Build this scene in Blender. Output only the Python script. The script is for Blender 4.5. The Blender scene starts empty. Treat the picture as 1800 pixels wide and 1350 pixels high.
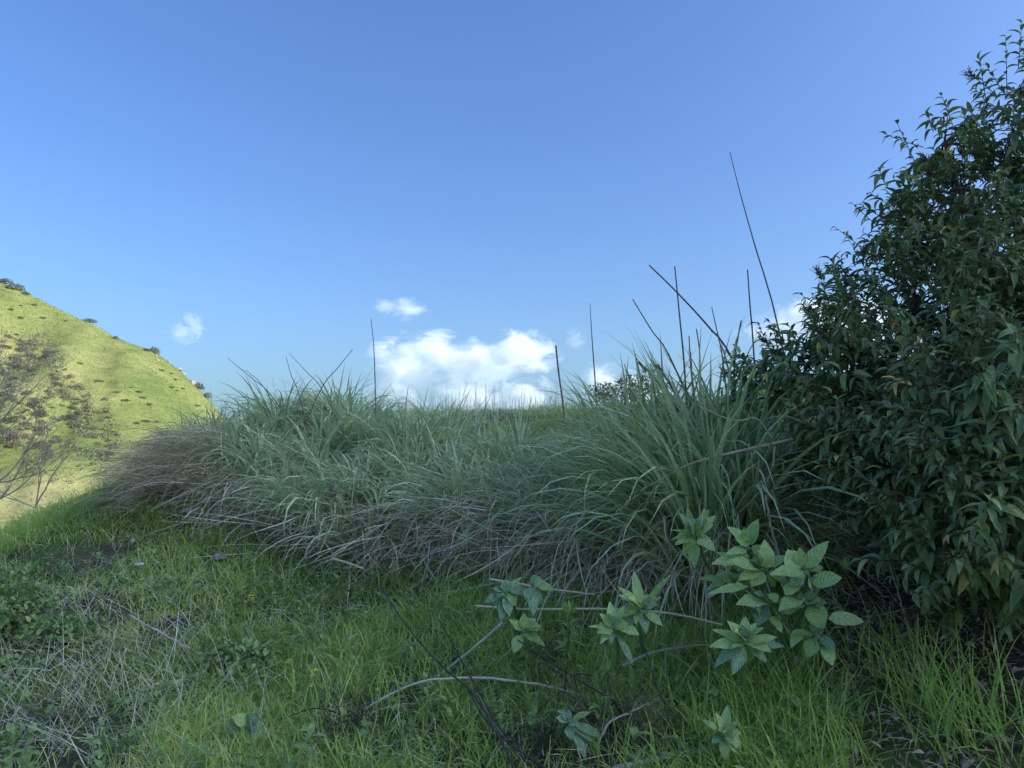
import bpy, math
import numpy as np
from mathutils import Vector, Matrix

rng = np.random.default_rng(7)
R = math.radians
scene = bpy.context.scene
col = scene.collection

# ------------------------------------------------------------------ camera
FPX = 1350.0                       # focal length in photo pixels (1800 wide)
PITCH = math.atan(115 / FPX)
CAMZ = 1.5
cam_d = bpy.data.cameras.new('camera'); cam = bpy.data.objects.new('camera', cam_d); col.objects.link(cam)
cam_d.sensor_width = 36.0; cam_d.lens = 36.0 * FPX / 1800.0
cam_d.clip_start = 0.05; cam_d.clip_end = 20000
cam.location = (0, 0, CAMZ); cam.rotation_euler = (R(90) + PITCH, 0, 0)
scene.camera = cam

# ------------------------------------------------------------------ light
SUN_EL, SUN_AZ = R(26), R(105)     # azimuth clockwise from +Y (view direction): the sun stands to the right
world = bpy.data.worlds.new('World'); scene.world = world; world.use_nodes = True
wn = world.node_tree.nodes; wl = world.node_tree.links
sky = wn.new('ShaderNodeTexSky'); sky.sky_type = 'NISHITA'; sky.sun_disc = False
sky.sun_elevation = SUN_EL; sky.sun_rotation = SUN_AZ
sky.altitude = 200; sky.air_density = 1.0; sky.dust_density = 6.0; sky.ozone_density = 6.0
bg = wn['Background']; bg.inputs['Strength'].default_value = 0.11
tintn = wn.new('ShaderNodeMix'); tintn.data_type = 'RGBA'; tintn.blend_type = 'MULTIPLY'; tintn.inputs[0].default_value = 1.0
tintn.inputs[7].default_value = (.77, .91, 1.10, 1)          # the camera's deeper blue
# pale band of air along the whole horizon, all the way round
gl_tc = wn.new('ShaderNodeTexCoord'); gl_s = wn.new('ShaderNodeSeparateXYZ'); gl_a = wn.new('ShaderNodeMath'); gl_a.operation = 'MAXIMUM'; gl_a.inputs[1].default_value = 0
gl_m = wn.new('ShaderNodeMath'); gl_m.operation = 'MULTIPLY'; gl_m.inputs[1].default_value = -1 / .11; gl_e = wn.new('ShaderNodeMath'); gl_e.operation = 'EXPONENT'
gl_c = wn.new('ShaderNodeMix'); gl_c.data_type = 'RGBA'; gl_c.inputs[6].default_value = (0, 0, 0, 1); gl_c.inputs[7].default_value = (1.3, 2.15, 2.4, 1)
gl_add = wn.new('ShaderNodeMix'); gl_add.data_type = 'RGBA'; gl_add.blend_type = 'ADD'; gl_add.inputs[0].default_value = 1
wl.new(gl_tc.outputs['Generated'], gl_s.inputs[0]); wl.new(gl_s.outputs[2], gl_a.inputs[0]); wl.new(gl_a.outputs[0], gl_m.inputs[0]); wl.new(gl_m.outputs[0], gl_e.inputs[0]); wl.new(gl_e.outputs[0], gl_c.inputs[0])
wl.new(sky.outputs['Color'], tintn.inputs[6]); wl.new(tintn.outputs[2], gl_add.inputs[6]); wl.new(gl_c.outputs[2], gl_add.inputs[7]); wl.new(gl_add.outputs[2], bg.inputs['Color'])
sun_d = bpy.data.lights.new('sun', 'SUN'); sun = bpy.data.objects.new('sun', sun_d); col.objects.link(sun)
sun_d.energy = 2.15; sun_d.angle = R(0.53); sun_d.color = (1.0, 0.90, 0.74)
SUNV = np.array([math.sin(SUN_AZ) * math.cos(SUN_EL), math.cos(SUN_AZ) * math.cos(SUN_EL), math.sin(SUN_EL)])
sun.rotation_euler = Vector(SUNV).to_track_quat('Z', 'Y').to_euler()
scene.view_settings.view_transform = 'Standard'; scene.view_settings.look = 'None'
scene.view_settings.exposure = 1.27; scene.view_settings.gamma = 1.0
scene.render.engine = 'CYCLES'
cy = scene.cycles
cy.max_bounces = 12; cy.diffuse_bounces = 6; cy.glossy_bounces = 2; cy.transmission_bounces = 4
cy.volume_bounces = 10; cy.volume_step_rate = 0.35; cy.volume_max_steps = 256
cy.use_denoising = True

# ------------------------------------------------------------------ helpers
def ray(px, py):
    u = (np.asarray(px, float) - 900) / FPX; v = (675 - np.asarray(py, float)) / FPX
    c, s = math.cos(PITCH), math.sin(PITCH)
    return u, c - s * v, s + c * v
def P(px, py, d):                  # photo pixel at depth d (metres along +Y) -> world point
    x, y, z = ray(px, py)
    return np.stack(np.broadcast_arrays(x / y * d, np.asarray(d, float) + 0 * x, CAMZ + z / y * d), -1)
def project(p):
    p = np.asarray(p, float); c, s = math.cos(PITCH), math.sin(PITCH)
    x = p[..., 0]; y = p[..., 1]; z = p[..., 2] - CAMZ
    f = c * y + s * z; up = -s * y + c * z
    f = np.where(f < 1e-3, 1e-3, f)
    return 900 + FPX * x / f, 675 - FPX * up / f, f
def unit(a): return a / np.maximum(np.linalg.norm(a, axis=-1, keepdims=True), 1e-9)
def lerp(a, b, t): return a + (b - a) * t
_perm = np.random.default_rng(3).random((256, 256))
def vnoise(x, y, s=1.0):           # smooth value noise, 0..1
    x = np.asarray(x) / s + 1000.3; y = np.asarray(y) / s + 1000.7
    i = np.floor(x).astype(int); j = np.floor(y).astype(int); fx = x - i; fy = y - j
    fx = fx * fx * (3 - 2 * fx); fy = fy * fy * (3 - 2 * fy)
    g = lambda a, b: _perm[a % 256, b % 256]
    return (g(i, j) * (1 - fx) + g(i + 1, j) * fx) * (1 - fy) + (g(i, j + 1) * (1 - fx) + g(i + 1, j + 1) * fx) * fy
def fbm(x, y, s, o=4):
    t = 0; a = 0.5; n = 0
    for k in range(o):
        t = t + a * vnoise(np.asarray(x) + 17.1 * k, np.asarray(y) - 9.7 * k, s / 2 ** k); n += a; a *= 0.5
    return t / n

class Acc:                         # collects quads; build() links them as one mesh object
    def __init__(s): s.V = []; s.F = []; s.C = []; s.n = 0
    def add(s, V, F, C=None):
        V = np.asarray(V, float).reshape(-1, 3); F = np.asarray(F, int).reshape(-1, 4)
        if C is None: C = np.full((len(V), 3), 0.5)
        s.V.append(V); s.F.append(F + s.n); s.C.append(np.asarray(C, float).reshape(-1, 3)); s.n += len(V)
    def data(s, name, off=(0, 0, 0), smooth=True):
        V = np.concatenate(s.V) - np.asarray(off, float); F = np.concatenate(s.F); C = np.concatenate(s.C)
        me = bpy.data.meshes.new(name)
        me.vertices.add(len(V)); me.vertices.foreach_set('co', V.astype(np.float32).ravel())
        me.loops.add(F.size); me.loops.foreach_set('vertex_index', F.astype(np.int32).ravel())
        me.polygons.add(len(F)); me.polygons.foreach_set('loop_start', (np.arange(len(F)) * 4).astype(np.int32))
        me.polygons.foreach_set('use_smooth', np.full(len(F), smooth))
        me.update(calc_edges=True)
        a = me.color_attributes.new('tint', 'FLOAT_COLOR', 'POINT')
        a.data.foreach_set('color', np.concatenate([C, np.ones((len(C), 1))], 1).astype(np.float32).ravel())
        return me
    def build(s, name, mat, parent=None, kind=None, label=None, cat=None, group=None, smooth=True):
        off = tuple(parent.location) if parent else (0, 0, 0)
        o = bpy.data.objects.new(name, s.data(name, off, smooth)); col.objects.link(o)
        o.data.materials.append(mat)
        if parent: o.parent = parent
        return tag(o, label, cat, group, kind)
def tag(o, label=None, cat=None, group=None, kind=None):
    for k, v in (('label', label), ('category', cat), ('group', group), ('kind', kind)):
        if v: o[k] = v
    return o
def thing(name, label, cat, loc, group=None):
    o = bpy.data.objects.new(name, None); col.objects.link(o); o.empty_display_size = 0.1
    o.location = [float(v) for v in loc]; return tag(o, label, cat, group)
def tubes(acc, pts, rad, sides=5, C=None):          # pts (N,M,3), rad (N,M)
    pts = np.asarray(pts, float); rad = np.asarray(rad, float)
    if pts.ndim == 2: pts = pts[None]; rad = rad[None]
    N, M, _ = pts.shape
    t = unit(np.gradient(pts, axis=1))
    ref = np.where(np.abs(t[..., 2:3]) > 0.9, np.array([1., 0, 0]), np.array([0, 0, 1.]))
    ref = np.broadcast_to(ref[:, :1], t.shape)
    a = unit(np.cross(t, ref)); b = np.cross(t, a)
    th = np.arange(sides) * 2 * math.pi / sides
    V = pts[:, :, None] + rad[:, :, None, None] * (np.cos(th)[:, None] * a[:, :, None] + np.sin(th)[:, None] * b[:, :, None])
    i = np.arange(N)[:, None, None] * M * sides; j = np.arange(M - 1)[None, :, None] * sides; k = np.arange(sides)[None, None]
    k2 = (k + 1) % sides
    F = np.stack([i + j + k, i + j + k2, i + j + sides + k2, i + j + sides + k], -1)
    if C is None: C = np.repeat(rng.random((N, 1)), 3, 1)
    s_ = np.linspace(0, 1, M)
    CC = np.zeros((N, M, sides, 3)); CC[...] = C[:, None, None, :]; CC[..., 1] = s_[None, :, None]
    acc.add(V, F, CC)
def smooth_path(p, n=24):
    p = np.asarray(p, float); m = len(p); t = np.linspace(0, m - 1, n); i = np.clip(t.astype(int), 0, m - 2); f = (t - i)[:, None]
    q = np.concatenate([2 * p[:1] - p[1:2], p, 2 * p[-1:] - p[-2:-1]])
    a, b, c, d = q[i], q[i + 1], q[i + 2], q[i + 3]
    return 0.5 * (2 * b + (c - a) * f + (2 * a - 5 * b + 4 * c - d) * f ** 2 + (3 * b - a - 3 * c + d) * f ** 3)

# ------------------------------------------------------------------ materials
def new_mat(name):
    m = bpy.data.materials.new(name); m.use_nodes = True
    n = m.node_tree.nodes; return m, n, m.node_tree.links, n['Principled BSDF'], n['Material Output']
def ramp(n, stops, interp='LINEAR'):
    r = n.new('ShaderNodeValToRGB'); r.color_ramp.interpolation = interp; e = r.color_ramp.elements
    while len(e) < len(stops): e.new(0.5)
    for k, (p, c) in enumerate(stops): e[k].position = p; e[k].color = (*c, 1)
    return r
def leaf_mat(name, stops, src='attr', tip=None, trans=0.3, rough=0.5, spec=0.4, grain=0.25, gscale=60, vein=0.0):
    m, n, l, b, out = new_mat(name)
    r = ramp(n, stops)
    if src == 'attr':
        a = n.new('ShaderNodeAttribute'); a.attribute_name = 'tint'; sp = n.new('ShaderNodeSeparateColor'); l.new(a.outputs['Color'], sp.inputs[0])
        l.new(sp.outputs[0], r.inputs[0])
    else:
        a = n.new('ShaderNodeObjectInfo'); l.new(a.outputs['Random'], r.inputs[0]); sp = None
    c = r.outputs[0]
    if tip and sp:
        mx = n.new('ShaderNodeMix'); mx.data_type = 'RGBA'; mr = n.new('ShaderNodeMapRange')
        mr.inputs[1].default_value = 0.55; mr.inputs[2].default_value = 1.0; mr.inputs[4].default_value = 0.8
        l.new(sp.outputs[1], mr.inputs[0]); l.new(mr.outputs[0], mx.inputs[0]); l.new(c, mx.inputs[6]); mx.inputs[7].default_value = (*tip, 1); c = mx.outputs[2]
    if grain:
        no = n.new('ShaderNodeTexNoise'); no.inputs['Scale'].default_value = gscale; no.inputs['Detail'].default_value = 3
        g = n.new('ShaderNodeNewGeometry'); l.new(g.outputs['Position'], no.inputs['Vector'])
        h = n.new('ShaderNodeHueSaturation'); mr = n.new('ShaderNodeMapRange')
        mr.inputs[3].default_value = 1 - grain; mr.inputs[4].default_value = 1 + grain; mr.inputs[1].default_value = .3; mr.inputs[2].default_value = .7
        l.new(no.outputs[0], mr.inputs[0]); l.new(mr.outputs[0], h.inputs['Value']); l.new(c, h.inputs['Color']); c = h.outputs[0]
    if vein:
        va = n.new('ShaderNodeAttribute'); va.attribute_name = 'tint'; vs = n.new('ShaderNodeSeparateColor'); l.new(va.outputs['Color'], vs.inputs[0])
        def mth(op, x, y=None, z=None):
            q_ = n.new('ShaderNodeMath'); q_.operation = op
            for i_, w_ in enumerate((x, y, z)):
                if w_ is None: continue
                if isinstance(w_, (int, float)): q_.inputs[i_].default_value = w_
                else: l.new(w_, q_.inputs[i_])
            return q_.outputs[0]
        rib = mth('LESS_THAN', vs.outputs[2], .09)
        ph = mth('SINE', mth('MULTIPLY', mth('MULTIPLY_ADD', vs.outputs[2], -.22, vs.outputs[1]), 52.0))
        vf = mth('MAXIMUM', mth('MULTIPLY', rib, vein), mth('MULTIPLY', mth('GREATER_THAN', ph, .86), vein * .45))
        vm = n.new('ShaderNodeMix'); vm.data_type = 'RGBA'; l.new(vf, vm.inputs[0]); l.new(c, vm.inputs[6]); vm.inputs[7].default_value = (.62, .70, .42, 1); c = vm.outputs[2]
        vb = n.new('ShaderNodeBump'); vb.inputs['Strength'].default_value = .5; vb.inputs['Distance'].default_value = .003; l.new(ph, vb.inputs['Height']); l.new(vb.outputs[0], b.inputs['Normal'])
    l.new(c, b.inputs['Base Color']); b.inputs['Roughness'].default_value = rough; b.inputs['Specular IOR Level'].default_value = spec
    if trans:
        t = n.new('ShaderNodeBsdfTranslucent'); l.new(c, t.inputs[0]); mix = n.new('ShaderNodeMixShader'); mix.inputs[0].default_value = trans
        l.new(b.outputs[0], mix.inputs[1]); l.new(t.outputs[0], mix.inputs[2]); l.new(mix.outputs[0], out.inputs[0])
    return m
M = {}
M['grass'] = leaf_mat('grass_blade', [(0, (0.254, 0.361, 0.070)), (.35, (0.360, 0.524, 0.094)), (.7, (0.488, 0.651, 0.117)), (.9, (0.658, 0.686, 0.157)), (1, (0.800, 0.722, 0.342))], tip=(0.636, 0.651, 0.202), trans=.4)
M['rye'] = leaf_mat('rye_blade', [(0, (0.241, 0.348, 0.139)), (.4, (0.409, 0.531, 0.265)), (.8, (0.574, 0.680, 0.390)), (1, (0.740, 0.747, 0.375))], tip=(0.668, 0.680, 0.375), trans=.25, rough=.42, spec=.55)
M['reed'] = leaf_mat('wide_blade', [(0, (0.206, 0.323, 0.092)), (.5, (0.337, 0.477, 0.184)), (1, (0.544, 0.647, 0.328))], src='obj', trans=.25, rough=.42)
M['thatch'] = leaf_mat('dead_thatch', [(0, (0.304, 0.219, 0.128)), (.4, (0.576, 0.451, 0.285)), (.8, (0.800, 0.692, 0.467)), (1, (0.800, 0.800, 0.633))], trans=.15, rough=.7, spec=.2)
M['thatch_obj'] = leaf_mat('dead_blade', [(0, (0.310, 0.243, 0.160)), (.5, (0.560, 0.443, 0.308)), (1, (0.800, 0.686, 0.491))], src='obj', trans=.15, rough=.7, spec=.2)
M['sumac'] = leaf_mat('sumac_leaf', [(0, (0.126, 0.181, 0.075)), (.5, (0.194, 0.263, 0.107)), (.85, (0.299, 0.363, 0.131)), (.95, (0.550, 0.580, 0.146)), (1, (0.688, 0.236, 0.114))], trans=.25, rough=.45, spec=.35)
M['sumac_obj'] = leaf_mat('sumac_leaf_near', [(0, (0.142, 0.207, 0.084)), (.5, (0.214, 0.291, 0.119)), (.85, (0.333, 0.404, 0.144)), (1, (0.619, 0.640, 0.168))], src='obj', trans=.25, rough=.45, spec=.35, vein=.3)
M['broad'] = leaf_mat('broad_leaf', [(0, (0.359, 0.499, 0.153)), (.6, (0.485, 0.627, 0.223)), (1, (0.592, 0.708, 0.259))], src='obj', trans=.25, rough=.5, spec=.35, grain=.16, gscale=90, vein=.18)
M['young'] = leaf_mat('young_leaf', [(0, (0.297, 0.468, 0.117)), (1, (0.406, 0.572, 0.164))], src='obj', trans=.3, rough=.5, vein=.18)
M['teal'] = leaf_mat('teal_leaf', [(0, (0.175, 0.294, 0.151)), (1, (0.306, 0.448, 0.239))], src='obj', trans=.2, rough=.5, vein=.18)
M['weed'] = leaf_mat('weed_leaf', [(0, (0.157, 0.246, 0.076)), (.6, (0.262, 0.370, 0.113)), (1, (0.384, 0.493, 0.164))], trans=.25)
M['grey_shrub'] = leaf_mat('sage_leaf', [(0, (0.128, 0.121, 0.076)), (.5, (0.204, 0.191, 0.127)), (1, (0.306, 0.287, 0.199))], trans=.2, rough=.7, gscale=2)
M['dark_shrub'] = leaf_mat('chaparral_leaf', [(0, (.08, .09, .05)), (.5, (.12, .135, .075)), (1, (.19, .20, .12))], trans=.2, rough=.6, gscale=2)
M['tuft'] = leaf_mat('hill_grass', [(0, (0.200, 0.247, 0.075)), (.5, (0.270, 0.304, 0.106)), (.85, (0.400, 0.361, 0.188)), (1, (0.500, 0.408, 0.300))], trans=.4, rough=.7, grain=.15, gscale=3)
def bark(name, c1, c2, rough=.85, sc=60):
    m, n, l, b, out = new_mat(name)
    g = n.new('ShaderNodeNewGeometry'); no = n.new('ShaderNodeTexNoise'); no.inputs['Scale'].default_value = sc; no.inputs['Detail'].default_value = 5
    l.new(g.outputs['Position'], no.inputs['Vector']); r = ramp(n, [(.3, c1), (.7, c2)]); l.new(no.outputs[0], r.inputs[0])
    l.new(r.outputs[0], b.inputs['Base Color']); b.inputs['Roughness'].default_value = rough; b.inputs['Specular IOR Level'].default_value = .2
    bu = n.new('ShaderNodeBump'); bu.inputs['Strength'].default_value = .4; bu.inputs['Distance'].default_value = .004; l.new(no.outputs[0], bu.inputs['Height']); l.new(bu.outputs[0], b.inputs['Normal'])
    return m
M['bark'] = bark('sumac_bark', (.05, .035, .03), (.13, .10, .085))
M['stalk'] = bark('dry_stalk', (.10, .075, .055), (.22, .17, .12))
M['stalk_red'] = bark('reddish_stalk', (.09, .05, .045), (.2, .12, .10))
M['pale'] = bark('pale_dry_wood', (.40, .35, .27), (.66, .59, .48))
M['tan'] = bark('tan_dry_wood', (.36, .26, .16), (.56, .44, .30))
M['dark'] = bark('dark_dead_stem', (.045, .036, .032), (.10, .08, .07))
M['straw'] = bark('straw', (.52, .42, .25), (.72, .61, .41))
M['grey'] = bark('grey_bare_wood', (.22, .185, .15), (.40, .345, .29))
M['twig'] = bark('pale_grey_twig', (.26, .22, .19), (.44, .39, .34))
M['green_stem'] = bark('green_stem', (.12, .2, .1), (.2, .3, .15))
M['redstem'] = bark('red_stem', (.2, .05, .045), (.3, .1, .08))
M['seed'] = bark('seed_cluster', (.07, .035, .03), (.16, .08, .06))
M['log'] = bark('rotten_log', (.09, .065, .05), (.2, .15, .115), sc=30)
M['stone'] = bark('pale_stone', (.38, .36, .33), (.62, .6, .56), sc=40)
M['brown_stone'] = bark('brown_stone', (.16, .13, .11), (.32, .27, .23), sc=30)
M['rock'] = bark('hill_rock', (.26, .21, .16), (.46, .39, .31), sc=1.2)
M['petal'] = leaf_mat('yellow_petal', [(0, (.75, .62, .05)), (1, (.85, .75, .10))], src='obj', trans=.3, grain=0)
M['litter'] = leaf_mat('leaf_litter', [(0, (0.113, 0.076, 0.048)), (.5, (0.265, 0.176, 0.118)), (.85, (0.493, 0.353, 0.235)), (1, (0.719, 0.554, 0.388))], trans=.05, rough=.8)

def ground_mat():
    m, n, l, b, out = new_mat('soil')
    g = n.new('ShaderNodeNewGeometry')
    n1 = n.new('ShaderNodeTexNoise'); n1.inputs['Scale'].default_value = 1.1; n1.inputs['Detail'].default_value = 8; n1.inputs['Roughness'].default_value = .7
    n2 = n.new('ShaderNodeTexNoise'); n2.inputs['Scale'].default_value = 26; n2.inputs['Detail'].default_value = 8
    l.new(g.outputs['Position'], n1.inputs['Vector']); l.new(g.outputs['Position'], n2.inputs['Vector'])
    r1 = ramp(n, [(.3, (.05, .038, .026)), (.6, (.10, .08, .055)), (.8, (.15, .12, .085))]); l.new(n2.outputs[0], r1.inputs[0])
    r2 = ramp(n, [(.44, (0, 0, 0)), (.58, (1, 1, 1))]); l.new(n1.outputs[0], r2.inputs[0])
    mx = n.new('ShaderNodeMix'); mx.data_type = 'RGBA'; l.new(r2.outputs[0], mx.inputs[0]); l.new(r1.outputs[0], mx.inputs[6])
    mx.inputs[7].default_value = (.09, .13, .035, 1)
    at = n.new('ShaderNodeAttribute'); at.attribute_name = 'tint'; asp = n.new('ShaderNodeSeparateColor'); l.new(at.outputs['Color'], asp.inputs[0])
    mg = n.new('ShaderNodeMix'); mg.data_type = 'RGBA'; l.new(asp.outputs[0], mg.inputs[0]); l.new(mx.outputs[2], mg.inputs[6]); r3 = ramp(n, [(.3, (.17, .22, .06)), (.7, (.27, .31, .10))]); l.new(n1.outputs[0], r3.inputs[0]); l.new(r3.outputs[0], mg.inputs[7]); mx = mg
    l.new(mx.outputs[2], b.inputs['Base Color']); b.inputs['Roughness'].default_value = .95; b.inputs['Specular IOR Level'].default_value = .1
    bu = n.new('ShaderNodeBump'); bu.inputs['Strength'].default_value = .8; bu.inputs['Distance'].default_value = .03; l.new(n2.outputs[0], bu.inputs['Height']); l.new(bu.outputs[0], b.inputs['Normal'])
    return m
def hill_mat():
    m, n, l, b, out = new_mat('hill_turf')
    g = n.new('ShaderNodeNewGeometry'); sep = n.new('ShaderNodeSeparateXYZ'); l.new(g.outputs['Position'], sep.inputs[0])
    a = n.new('ShaderNodeAttribute'); a.attribute_name = 'tint'; sp = n.new('ShaderNodeSeparateColor'); l.new(a.outputs['Color'], sp.inputs[0])
    n1 = n.new('ShaderNodeTexNoise'); n1.inputs['Scale'].default_value = .5; n1.inputs['Detail'].default_value = 10; n1.inputs['Roughness'].default_value = .72
    mp = n.new('ShaderNodeMapping'); mp.inputs['Scale'].default_value = (.6, 1, 2.2); l.new(g.outputs['Position'], mp.inputs[0]); l.new(mp.outputs[0], n1.inputs['Vector'])
    ad = n.new('ShaderNodeMath'); ad.operation = 'MULTIPLY_ADD'; l.new(n1.outputs[0], ad.inputs[0]); ad.inputs[1].default_value = .9
    su = n.new('ShaderNodeMath'); su.operation = 'SUBTRACT'; l.new(sp.outputs[0], su.inputs[0]); su.inputs[1].default_value = .45; l.new(su.outputs[0], ad.inputs[2])
    r = ramp(n, [(.15, (.15, .19, .055)), (.45, (.26, .275, .095)), (.65, (.36, .335, .15)), (.85, (.48, .39, .21)), (1, (.54, .43, .29))]); l.new(ad.outputs[0], r.inputs[0])
    l.new(r.outputs[0], b.inputs['Base Color']); b.inputs['Roughness'].default_value = .95; b.inputs['Specular IOR Level'].default_value = .1
    bu = n.new('ShaderNodeBump'); bu.inputs['Strength'].default_value = .7; bu.inputs['Distance'].default_value = .5; l.new(n1.outputs[0], bu.inputs['Height']); l.new(bu.outputs[0], b.inputs['Normal'])
    return m
M['soil'] = ground_mat(); M['hill'] = hill_mat()

# ------------------------------------------------------------------ ground
GP = [(0, 1350, 3.0), (450, 1350, 2.95), (900, 1350, 2.9), (1350, 1350, 2.75), (1800, 1350, 2.55),
      (0, 1100, 4.6), (300, 1150, 4.25), (600, 1160, 4.1), (900, 1160, 3.85), (1250, 1190, 3.4), (1550, 1160, 3.2), (1800, 1150, 3.0),
      (0, 1010, 6.0), (250, 975, 6.2), (450, 988, 6.0), (650, 1015, 5.4), (900, 1015, 5.0), (1150, 1045, 4.3), (1450, 1060, 3.8),
      (0, 955, 6.8), (110, 912, 7.4), (215, 872, 8.0),
      (330, 822, 8.6), (450, 790, 9.0), (600, 775, 9.2), (800, 790, 8.5), (720, 733, 11.5), (850, 726, 12), (960, 728, 12), (1060, 722, 11.5),
      (1000, 790, 8.0), (1200, 770, 8.0), (1350, 790, 7), (1600, 760, 8), (1250, 720, 11)]
gpts = [tuple(P(*g)) for g in GP] + [
      (0, 0, 0), (-3, 0, -.35), (3, 0, .4), (0, -5, -.4), (-3, -5, -1), (4, -5, .7), (6, 3, 1.7), (10, 5, 3.6), (8, 10, 3.2),
      (0, 15, 2.0), (6, 17, 2.6), (-4, 14, 1.2), (0, 28, -1), (-8, 10.5, -.4), (-8, 7, -1.2), (-7, 3, -1.6), (-12, 12, -2.4), (-14, 6, -4), (-14, -4, -4.5), (-25, 18, -7.5),
      (-25, 0, -8), (-14, 30, -6), (10, 40, -3), (-60, 60, -13), (-60, -40, -13), (-60, 0, -13), (0, 90, -13), (60, 120, -4), (-150, 60, -14), (-150, 300, -14), (0, 350, -14), (300, 400, -8), (-400, 0, -14),
      (22, 2, 9), (22, -6, 9), (22, 12, 7), (24, -18, 5), (22, 24, 4), (20, 40, 2), (45, -12, 26), (45, -4, 26), (45, 6, 20), (45, 18, 10), (45, -24, 12), (70, -20, 41), (70, -12, 43), (70, -4, 43), (70, 3, 42), (70, 14, 28), (66, 32, 8), (60, 60, 3), (70, -32, 24), (68, -46, 8), (60, -66, 0), (95, -10, 42), (100, -40, 18), (110, 25, 18), (160, -10, 20), (160, -70, 0), (160, 80, 3), (300, 0, 5), (60, -120, -4), (0, -60, -6), (0, -300, -10), (200, -300, 5), (0, -20, -2.5), (400, 400, -5), (-400, 400, -14), (-400, -300, -14)]  # unseen knoll at right, added and kept narrow to shade only the near slope
gpts = np.array(gpts, float)
CS = 5.0
cmp_ = lambda a: np.arcsinh(np.asarray(a) / CS) * CS
gu = np.stack([cmp_(gpts[:, 0]), cmp_(gpts[:, 1])], 1)
def tps(r2): return 0.5 * r2 * np.log(r2 + 1e-9)
ng = len(gu)
A = np.zeros((ng + 3, ng + 3)); A[:ng, :ng] = tps(((gu[:, None] - gu[None]) ** 2).sum(-1)) + np.eye(ng) * .25
A[:ng, ng] = 1; A[:ng, ng + 1:] = gu; A[ng, :ng] = 1; A[ng + 1:, :ng] = gu.T
W_ = np.linalg.solve(A, np.concatenate([gpts[:, 2], np.zeros(3)]))
NG = 330; UM = float(cmp_(420.0)); ug = np.linspace(-UM, UM, NG)
UU, VV = np.meshgrid(ug, ug, indexing='ij'); GX = CS * np.sinh(UU / CS); GY = CS * np.sinh(VV / CS)
q = np.stack([UU.ravel(), VV.ravel()], 1); GZ = W_[ng] + q @ W_[ng + 1:]
for k in range(ng): GZ += W_[k] * tps(((q - gu[k]) ** 2).sum(1))
GZ = GZ.reshape(NG, NG)
GZ += (fbm(GX, GY, .9, 3) - .5) * .12 * np.clip(1 - np.hypot(GX, GY) / 60, 0, 1) + (fbm(GX, GY, 14, 4) - .5) * 3.0 * np.clip((np.hypot(GX, GY) - 14) / 60, 0, 1)
def H(x, y):
    i = (cmp_(x) + UM) / (2 * UM) * (NG - 1); j = (cmp_(y) + UM) / (2 * UM) * (NG - 1)
    i = np.clip(i, 0, NG - 1.001); j = np.clip(j, 0, NG - 1.001); a = i.astype(int); b = j.astype(int); f = i - a; g = j - b
    return (GZ[a, b] * (1 - f) + GZ[a + 1, b] * f) * (1 - g) + (GZ[a, b + 1] * (1 - f) + GZ[a + 1, b + 1] * f) * g
def G(px, py, d0=2.2, d1=16):      # ground point seen at a photo pixel
    d = np.linspace(d0, d1, 700); p = P(px, py, d); below = p[:, 2] < H(p[:, 0], p[:, 1])
    k = int(np.argmax(below)) if below.any() else len(d) - 1
    q = p[k].copy(); q[2] = H(q[0], q[1]); return q
def grid_faces(n, m):
    i, j = np.meshgrid(np.arange(n - 1), np.arange(m - 1), indexing='ij'); a = i * m + j
    return np.stack([a, a + m, a + m + 1, a + 1], -1)
turf = np.clip(np.maximum(np.maximum((1.6 - GY) / .8, (GY - 14) / 2), (np.abs(GX) - .85 * np.abs(GY) - .6) / 1.0), 0, 1)     # turf where no single blades are built
acc = Acc(); acc.add(np.stack([GX, GY, GZ], -1), grid_faces(NG, NG), np.repeat(turf.reshape(-1, 1), 3, 1))
acc.build('ground', M['soil'], kind='structure', label='sloping ground of dark soil under the grass', cat='ground')

# ------------------------------------------------------------------ far hill (sunlit)
DH = 140.0
sil = np.array([(-700, 330), (-500, 360), (-300, 400), (-120, 452), (0, 492), (35, 508), (60, 526), (100, 545), (160, 563), (200, 590), (230, 603), (262, 612), (290, 630), (325, 660), (355, 690), (375, 714), (410, 760), (470, 860), (600, 960)], float)
sp_ = P(sil[:, 0], sil[:, 1], DH)
hx = np.linspace(-175, -25, 230); hy = np.linspace(52, 190, 220); HX, HY = np.meshgrid(hx, hy, indexing='ij')
def hill_z(x, y):
    # ridge runs along DH, its crest drawn through the skyline; the face falls towards the valley in front
    k = DH / np.clip(y, 60, DH)
    r = np.interp(x, sp_[:, 0], sp_[:, 2])
    r2 = np.interp(x - 26 * np.clip((DH - y) / 80, 0, 1), sp_[:, 0], sp_[:, 2])
    t = np.clip((DH - y) / 78, 0, 1.2)
    front = r2 - (r2 + 11) * (t ** 1.08)
    back = r - (y - DH) * .5
    z = np.where(y <= DH, front, back)
    gul = (fbm(x + .35 * y, y * .25, 15, 4) - .5) * 7.5 * np.clip(t * 3, 0, 1)
    return np.maximum(z + gul + (fbm(x, y, 7, 4) - .5) * 2.0, -13.0 + (fbm(x, y, 20, 3) - .5) * 1.5)
HZ = hill_z(HX, HY)
hpx, hpy, _ = project(np.stack([HX, HY, HZ], -1))
dry = np.clip(1 - np.abs((hpx - 190) - (hpy - 690) * .85) / 95, 0, 1) * np.clip((hpy - 640) / 60, 0, 1)
dry2 = np.clip((hpy - 800) / 50, 0, 1) * .75 + np.clip(1 - np.abs(hpx - 60) / 120, 0, 1) * np.clip(1 - np.abs(hpy - 740) / 90, 0, 1) * .45
hv = np.clip(.30 + .5 * np.maximum(dry * .45, dry2) + (fbm(HX, HY, 16, 4) - .5) * .75, 0, 1)
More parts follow.
